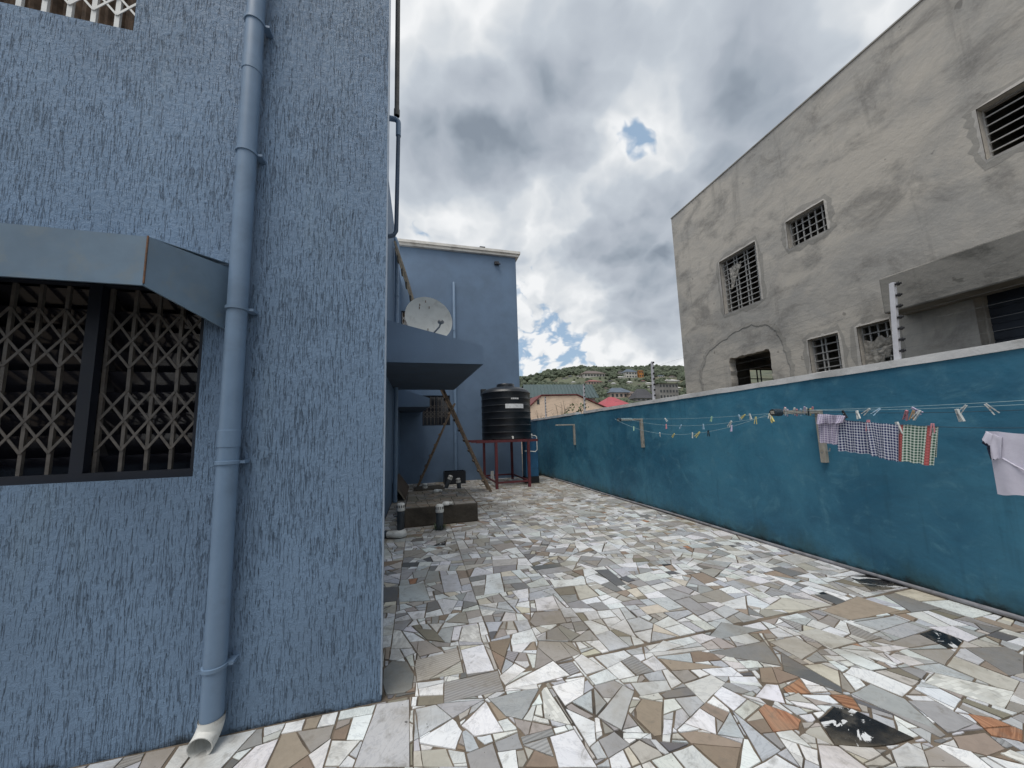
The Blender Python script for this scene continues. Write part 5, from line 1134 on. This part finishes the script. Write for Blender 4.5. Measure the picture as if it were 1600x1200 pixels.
M['peach'] = simple('peach_paint', (0.74, 0.58, 0.45), 0.8, 0.06, 0.7, dirt=(0.36, 0.25, 0.17), dirt_amt=0.35, dirt_scale=0.8)
M['green_roof'] = simple('green_sheet_roof', (0.045, 0.075, 0.075), 0.5, 0.15, 1.0); M['red_roof'] = simple('red_sheet_roof', (0.36, 0.07, 0.085), 0.6, 0.12, 0.6); M['maroon'] = simple('maroon_fascia', (0.13, 0.03, 0.03), 0.7, 0.2, 2)
M['wall_pale'] = simple('pale_house_wall', (0.52, 0.50, 0.46), 0.8, 0.15, 0.3); M['wall_pink'] = simple('pinkish_house_wall', (0.46, 0.36, 0.31), 0.8, 0.15, 0.3); M['wall_grey'] = simple('grey_house_wall', (0.24, 0.23, 0.22), 0.9, 0.2, 0.3); M['roof_brown'] = simple('brown_roof', (0.13, 0.10, 0.09), 0.7, 0.15, 0.3); M['roof_slate'] = simple('slate_blue_roof', (0.085, 0.11, 0.145), 0.6, 0.15, 0.3); M['roof_dark'] = simple('dark_roof', (0.06, 0.06, 0.068), 0.7, 0.2, 0.3); M['roof_pale'] = simple('pale_roof', (0.55, 0.55, 0.54), 0.6, 0.1, 0.3); M['win_dark'] = simple('dark_opening', (0.035, 0.04, 0.045), 0.4, 0.2, 1); M['roof_rust'] = simple('rust_red_roof', (0.24, 0.10, 0.09), 0.7, 0.2, 0.4); M['wall_orange'] = simple('orange_wall', (0.42, 0.18, 0.05), 0.8, 0.2, 0.5)
# peach gable house
Yp = 30.0; pk = [on(x, y, 1, Yp) for x, y in ((800, 652), (846, 619), (901, 618), (953, 641))]; pk[3] = Vector((on(975, 652, 1, Yp)[0], Yp, on(975, 652, 1, Yp)[2])) if False else pk[3]
sl2 = (pk[2].z - pk[3].z) / (pk[3].x - pk[2].x); xe_ = pk[2].x + (pk[2].z - 2.3) / sl2; sl1 = (pk[1].z - on(828, 636, 1, Yp).z) / (pk[1].x - on(828, 636, 1, Yp).x); xs_ = pk[1].x - (pk[1].z - 2.3) / sl1
gab = [Vector((xs_, Yp, -0.06)), Vector((xe_, Yp, -0.06)), Vector((xe_, Yp, 2.3)), Vector((pk[2].x, Yp, pk[2].z)), Vector((pk[1].x, Yp, pk[1].z)), Vector((xs_, Yp, 2.3))]
ph_ = thing('peach_house', 'peach painted gable-ended house close behind the teal wall', 'house', ((xs_ + xe_) / 2, Yp + 4, 0)); o_ = -Vector(ph_.location); bk = Vector((0, 9, 0))
mb = MB(); mb.face(gab); mb.face([p + bk for p in gab][::-1])
for i in range(6): a, b = gab[i], gab[(i + 1) % 6]; mb.face([b, a, a + bk, b + bk])
o = mb.build('wall', M['peach'], ph_); o.location = o_
mb = MB(); up = Vector((0, 0, 0.05)); fr = Vector((0, -0.12, 0))
for a, b in ((gab[5], gab[4]), (gab[4], gab[3]), (gab[3], gab[2])):
    d = (b - a).normalized() * 0.03; mb.slab([a + up + fr - d, b + up + fr + d, b + up + bk + d, a + up + bk - d][::-1], -0.09)
o = mb.build('roof', M['maroon'], ph_); o.location = o_
vq = on(841, 628, 1, Yp - 0.02); o = MB().box(vq.x - 0.12, vq.x + 0.12, Yp - 0.02, Yp + 0.02, vq.z - 0.22, vq.z + 0.22).build('vent', M['win_dark'], ph_); o.location = o_
# green roofed shed
Yg = 44.0; e0, e1 = on(818, 622, 1, Yg), on(936, 622, 1, Yg); r0, r1 = on(818, 601.5, 1, Yg + 5), on(924, 601.5, 1, Yg + 5)
gs = thing('green_roofed_shed', 'long shed with dark green ribbed sheet roof behind the peach house', 'shed', ((e0.x + e1.x) / 2, Yg + 4, 0)); o_ = -Vector(gs.location)
o = MB().box(e0.x + 0.3, e1.x - 0.4, Yg + 0.4, Yg + 9.6, -0.06, e0.z - 0.02).build('wall', M['wall_grey'], gs); o.location = o_
mb = MB(); mb.slab([Vector(e0), Vector(e1), Vector((r1.x, Yg + 5, r1.z)), Vector((r0.x, Yg + 5, r0.z))], 0.06); mb.slab([Vector((r0.x, Yg + 5, r0.z)), Vector((r1.x, Yg + 5, r1.z)), Vector((e1.x, Yg + 10, e1.z)), Vector((e0.x, Yg + 10, e0.z))], 0.06)
o = mb.build('roof', M['green_roof'], gs); o.location = o_
for k in range(22):
    t = k / 21; a = Vector(e0).lerp(Vector(e1), t); b = Vector((r0.x, Yg + 5, r0.z)).lerp(Vector((r1.x, Yg + 5, r1.z)), t); piece(MB().bar(a + Vector((0, 0, 0.10)), b + Vector((0, 0, 0.10)), 0.07, 0.08).mesh('roof_rib', M['green_roof']), 'roof_rib', gs, o_)
# hip roofs generic
def hip_house(name, label, x0, x1, ye, yb, yr, Y, wall, roof, wins=0, depth=None, ridge=0.35, storeys=1, cat='house', sink=3.0, overhang=0.04):
    a, b = on(x0, ye, 1, Y), on(x1, ye, 1, Y); zb = on((x0 + x1) / 2, yb, 1, Y).z; zr = on((x0 + x1) / 2, yr, 1, Y).z; w_ = b.x - a.x; D_ = depth or w_ * 0.7; ze = (a.z + b.z) / 2
    t = thing(name, label, cat, ((a.x + b.x) / 2, Y + D_ / 2, zb)); oh = w_ * overhang
    MB().box(-w_ / 2 + oh, w_ / 2 - oh, -D_ / 2 + oh, D_ / 2 - oh, -sink, ze - zb).build('wall', wall, t)
    if zr > ze + 0.05:
        mb = MB(); h, H = ze - zb + 0.01, zr - zb; k = ridge * w_ / 2; P = [Vector(p) for p in ((-w_ / 2, -D_ / 2, h), (w_ / 2, -D_ / 2, h), (w_ / 2, D_ / 2, h), (-w_ / 2, D_ / 2, h))]; R1, R2 = Vector((-k, 0, H)), Vector((k, 0, H))
        mb.face([P[0], P[1], R2, R1]); mb.face([P[1], P[2], R2]); mb.face([P[2], P[3], R1, R2]); mb.face([P[3], P[0], R1]); mb.face([P[3], P[2], P[1], P[0]]); mb.build('roof', roof, t)
    else: MB().box(-w_ / 2, w_ / 2, -D_ / 2, D_ / 2, ze - zb, ze - zb + 0.35).build('roof', roof, t)
    for s_ in range(storeys):
        hs = (ze - zb) / storeys
        for k in range(wins):
            ww = (w_ - 2 * oh) / wins; c = -w_ / 2 + oh + ww * (k + 0.5); piece(MB().box(-ww * 0.26, ww * 0.26, -0.05, 0.06, hs * 0.32, hs * 0.80).mesh('window', M['win_dark']), 'window', t, (c, -D_ / 2 + oh, hs * s_))
    return t
hip_house('red_roofed_house', 'house with bright red hipped sheet roof just over the coping', 938, 1006, 640, 655, 617, 38.0, M['wall_pink'], M['red_roof'], 3, 5.0, ridge=0.12)

# ------------------------------------------------------------------ hill
YR = 330.0
prof_px = [(300, 668), (500, 650), (640, 634), (760, 611), (815, 602), (840, 595), (870, 589), (900, 583.5), (940, 580.5), (1000, 582), (1068, 583), (1300, 580), (1600, 560), (2200, 540)]
prof_u = []
for x_, y_ in prof_px: 
    p = on(x_, y_ + 3.2, 1, YR); prof_u.append((p.x / YR, p.z))
def ridge_z(u):
    if u <= prof_u[0][0]: return prof_u[0][1]
    for (a, za), (b, zb) in zip(prof_u, prof_u[1:]):
        if u <= b: t = (u - a) / (b - a); return za + (zb - za) * t
    return prof_u[-1][1]
def sstep(t): t = max(0, min(1, t)); return t * t * (3 - 2 * t)
def terrain(x, y):
    r = ridge_z(x / max(y, 1)); n = 1.4 * math.sin(x * 0.05) * math.sin(y * 0.043) + 0.8 * math.sin(x * 0.13 + y * 0.09)
    k = sstep((y - 62) / (YR - 62)) ** 0.85 if y < YR else 1 - 0.45 * sstep((y - YR) / 260)
    return -0.5 + (r + 0.5) * k + n * min(1, max(0, (y - 62) / 60))
M['hill'] = simple('hill_scrub', (0.085, 0.096, 0.060), 0.9, 0.35, 0.06, dirt=(0.14, 0.11, 0.07), dirt_amt=0.7, dirt_scale=0.05)
mb = MB(); nx, ny = 110, 60
for j in range(ny + 1):
    y = 60 + 540 * (j / ny) ** 1.15
    for i in range(nx + 1): u = -0.75 + 2.6 * i / nx; mb.v.append((u * y, y, terrain(u * y, y)))
for j in range(ny):
    for i in range(nx): a = j * (nx + 1) + i; mb.f.append((a, a + 1, a + nx + 2, a + nx + 1))
tag(mb.build('hill', M['hill'], None, True), kind='structure')
def hit(x, y):
    d = ray(x, y); Y = 64.0
    while Y < 600:
        p = EYE + d * (Y / d.y)
        if p.z <= terrain(p.x, p.y): return Y
        Y += 1.0
    return YR - 8
HH = [  # name, label, x0, x1, eave, base, ridge, wall, roof, windows, storeys
 ('ridge_mansion', 'long pale house with brown hipped roof on the ridge', 912, 948, 583.5, 589, 577, 'wall_pale', 'roof_brown', 7, 1, 'house'),
 ('low_wing', 'low white terrace house stepping down from the ridge mansion', 903.5, 919, 586, 589.5, 585.4, 'wall_pale', 'roof_pale', 4, 1, 'house'),
 ('red_brick_house', 'pink house with reddish roof on the slope below the ridge mansion', 918, 942, 596, 601, 592.3, 'wall_pink', 'roof_rust', 5, 1, 'house'),
 ('grey_block', 'small grey flat-roofed block on the ridge line', 967, 976, 579, 585, 578.2, 'wall_grey', 'wall_grey', 3, 2, 'house'),
 ('villa', 'tall pale villa with grey pyramid roof on the ridge', 977.5, 997, 581, 591, 575.5, 'wall_pale', 'roof_slate', 4, 2, 'house'),
 ('white_shed', 'tiny white-roofed shed on the slope below the grey block', 966, 978, 589, 591, 587.3, 'wall_pale', 'roof_pale', 0, 1, 'shed'),
 ('orange_tower', 'orange unfinished tower block next to the ridge villa', 998, 1005.5, 579, 590, 578.0, 'wall_orange', 'wall_orange', 2, 2, 'building'),
 ('slate_roofed_house', 'pinkish house with slate blue roof above the red sheet roof', 953, 990, 613, 623, 604, 'wall_pink', 'roof_slate', 5, 1, 'house'),
 ('dark_roofed_house', 'house with broad dark grey roof beside the slim fence post', 994, 1026, 622, 627, 606, 'wall_grey', 'roof_dark', 4, 1, 'house'),
 ('unfinished_block', 'grey unfinished apartment block with open storeys beside the bare concrete house', 1029, 1062, 599, 624, 598.4, 'wall_grey', 'wall_grey', 6, 3, 'building'),
 ('white_roofed_hall', 'hall with shallow white roof high on the slope behind the unfinished block', 1042, 1064, 594.5, 598, 591.5, 'wall_pale', 'roof_pale', 0, 1, 'hall'),
 ('white_hut', 'small white hut on the mid slope between the trees', 1011, 1019, 598.5, 601, 597, 'wall_pale', 'roof_pale', 0, 1, 'hut'),
 ('pale_cabin', 'pale low cabin on the slope above the dark grey roof', 1014, 1026, 604.5, 607, 603.0, 'wall_pale', 'roof_pale', 2, 1, 'hut'),
 ('cream_cottage', 'cream cottage with brown roof next to the slate-roofed house', 984, 1003, 615, 622, 611, 'wall_pink', 'roof_brown', 3, 1, 'cottage')]
rh = random.Random(31)
for _x, _y in ((870, 596), (884, 591), (897, 597), (955, 595), (960, 599), (1006, 595), (1022, 590), (1034, 587), (1052, 588), (1048, 601), (1000, 601), (948, 606), (1062, 606), (892, 587.5), (985, 597)):
    wv = rh.uniform(5, 10); hv = wv * rh.uniform(0.22, 0.32); wl_ = rh.choice(('wall_pale', 'wall_pale', 'wall_pink', 'wall_grey')); rf2 = rh.choice(('roof_pale', 'roof_brown', 'roof_rust', 'roof_slate', 'roof_dark'))
    HH.append(('hillside_house', f'small {wl_[5:]} house with {dict(roof_pale="pale", roof_brown="brown", roof_rust="rust red", roof_slate="slate blue", roof_dark="dark")[rf2]} roof among the hillside trees', _x - wv / 2, _x + wv / 2, _y, _y + hv, _y - hv * 0.7, wl_, rf2, 3, 1, 'house'))
boxes = []
for nm, lab, x0, x1, ye, yb_, yr, wl, rf_, wn_, stor, cat in HH:
    Y = min(hit((x0 + x1) / 2, yb_), YR + 4); hh_ = hip_house(nm, lab, x0, x1, ye, yb_, yr, Y, M[wl], M[rf_], wn_, None, 0.4, stor, cat, 4.0, 0.05)
    if nm == 'hillside_house': hh_['group'] = 'small houses scattered over the hillside'
    boxes.append((x0 - 0.5, yr - 0.5, x1 + 0.5, yb_ - 1.6, Y))

mq = on(944, 581, 1, YR); mt = on(944, 569, 1, YR); h_ = mt.z - mq.z + 3; t = thing('radio_mast', 'thin lattice radio mast on the ridge beside the mansion', 'mast', (mq.x, YR, mq.z - 3)); MB().bar((-.5, 0, 0), (0, 0, h_), .14, .14).bar((.5, 0, 0), (0, 0, h_), .14, .14).build('legs', M['grey_bars'], t)
for k in range(5): z = h_ * (k + 1) / 7; MB().bar((-.5 * (1 - z / h_), 0, z), (.5 * (1 - z / h_), 0, z), .1, .1).build('brace', M['grey_bars'], t)
# woodland on the hill: one mass of lumpy crowns made of many leaf-cluster faces
bm = bmesh.new(); bmesh.ops.create_icosphere(bm, subdivisions=2, radius=1); iv = [v.co.copy() for v in bm.verts]; ifc = [[v.index for v in f.verts] for f in bm.faces]; bm.free()
r = random.Random(21); V, Fc = [], []
def blob(c, s, sq):
    k = len(V); rot = r.uniform(0, 6); ca, sa = math.cos(rot), math.sin(rot)
    for p in iv:
        q = s * r.uniform(0.72, 1.25); V.append((c[0] + (p.x * ca - p.y * sa) * q, c[1] + (p.x * sa + p.y * ca) * q, c[2] + p.z * q * sq))
    Fc.extend([tuple(i + k for i in f) for f in ifc])
cnt = 0
for _ in range(30000):
    xp = r.uniform(780, 1130); Y = 66 + (YR + 1 - 66) * r.random() ** 0.75; u = on(xp, 600, 1, Y).x / Y; X = u * Y; z = terrain(X, Y); dens_ = math.sin(X * 0.043 + 1) * math.sin(Y * 0.037) + 0.5 * math.sin(X * 0.11 + Y * 0.07)
    if r.random() > 0.55 + 0.45 * dens_: continue
    s = r.uniform(0.6, 1.7) * (1.5 if r.random() < 0.12 else 1); top = px((X, Y, z + 2.2 * s)); bot = px((X, Y, z)); wpx = s * F_PX / Y * 1.2
    if any(bx0_ < top[0] + wpx and top[0] - wpx < bx1_ and top[1] < by1_ and bot[1] > by0_ and Y < yy_ + 3 for bx0_, by0_, bx1_, by1_, yy_ in boxes): continue
    blob((X, Y, z + 0.8 * s), s, r.uniform(0.8, 1.1))
    if r.random() < 0.6: blob((X + r.uniform(-s, s) * 0.8, Y + r.uniform(-s, s) * 0.5, z + s * r.uniform(0.9, 1.6)), s * 0.65, 0.9)
    cnt += 1
    if cnt > 9000: break
me = bpy.data.meshes.new('hill_woodland'); me.from_pydata(V, [], Fc); M['wood_green'] = leafmat('woodland', (0.072, 0.090, 0.056), 0.4); me.materials.append(M['wood_green'])  # greens lightened in the colour itself, in place of distance haze
o = bpy.data.objects.new('hill_woodland', me); col.objects.link(o); tag(o, 'dense green scrub and trees covering the far hillside', 'trees', kind='stuff')
print('tiles', len(solid), 'wood', cnt, len(Fc))
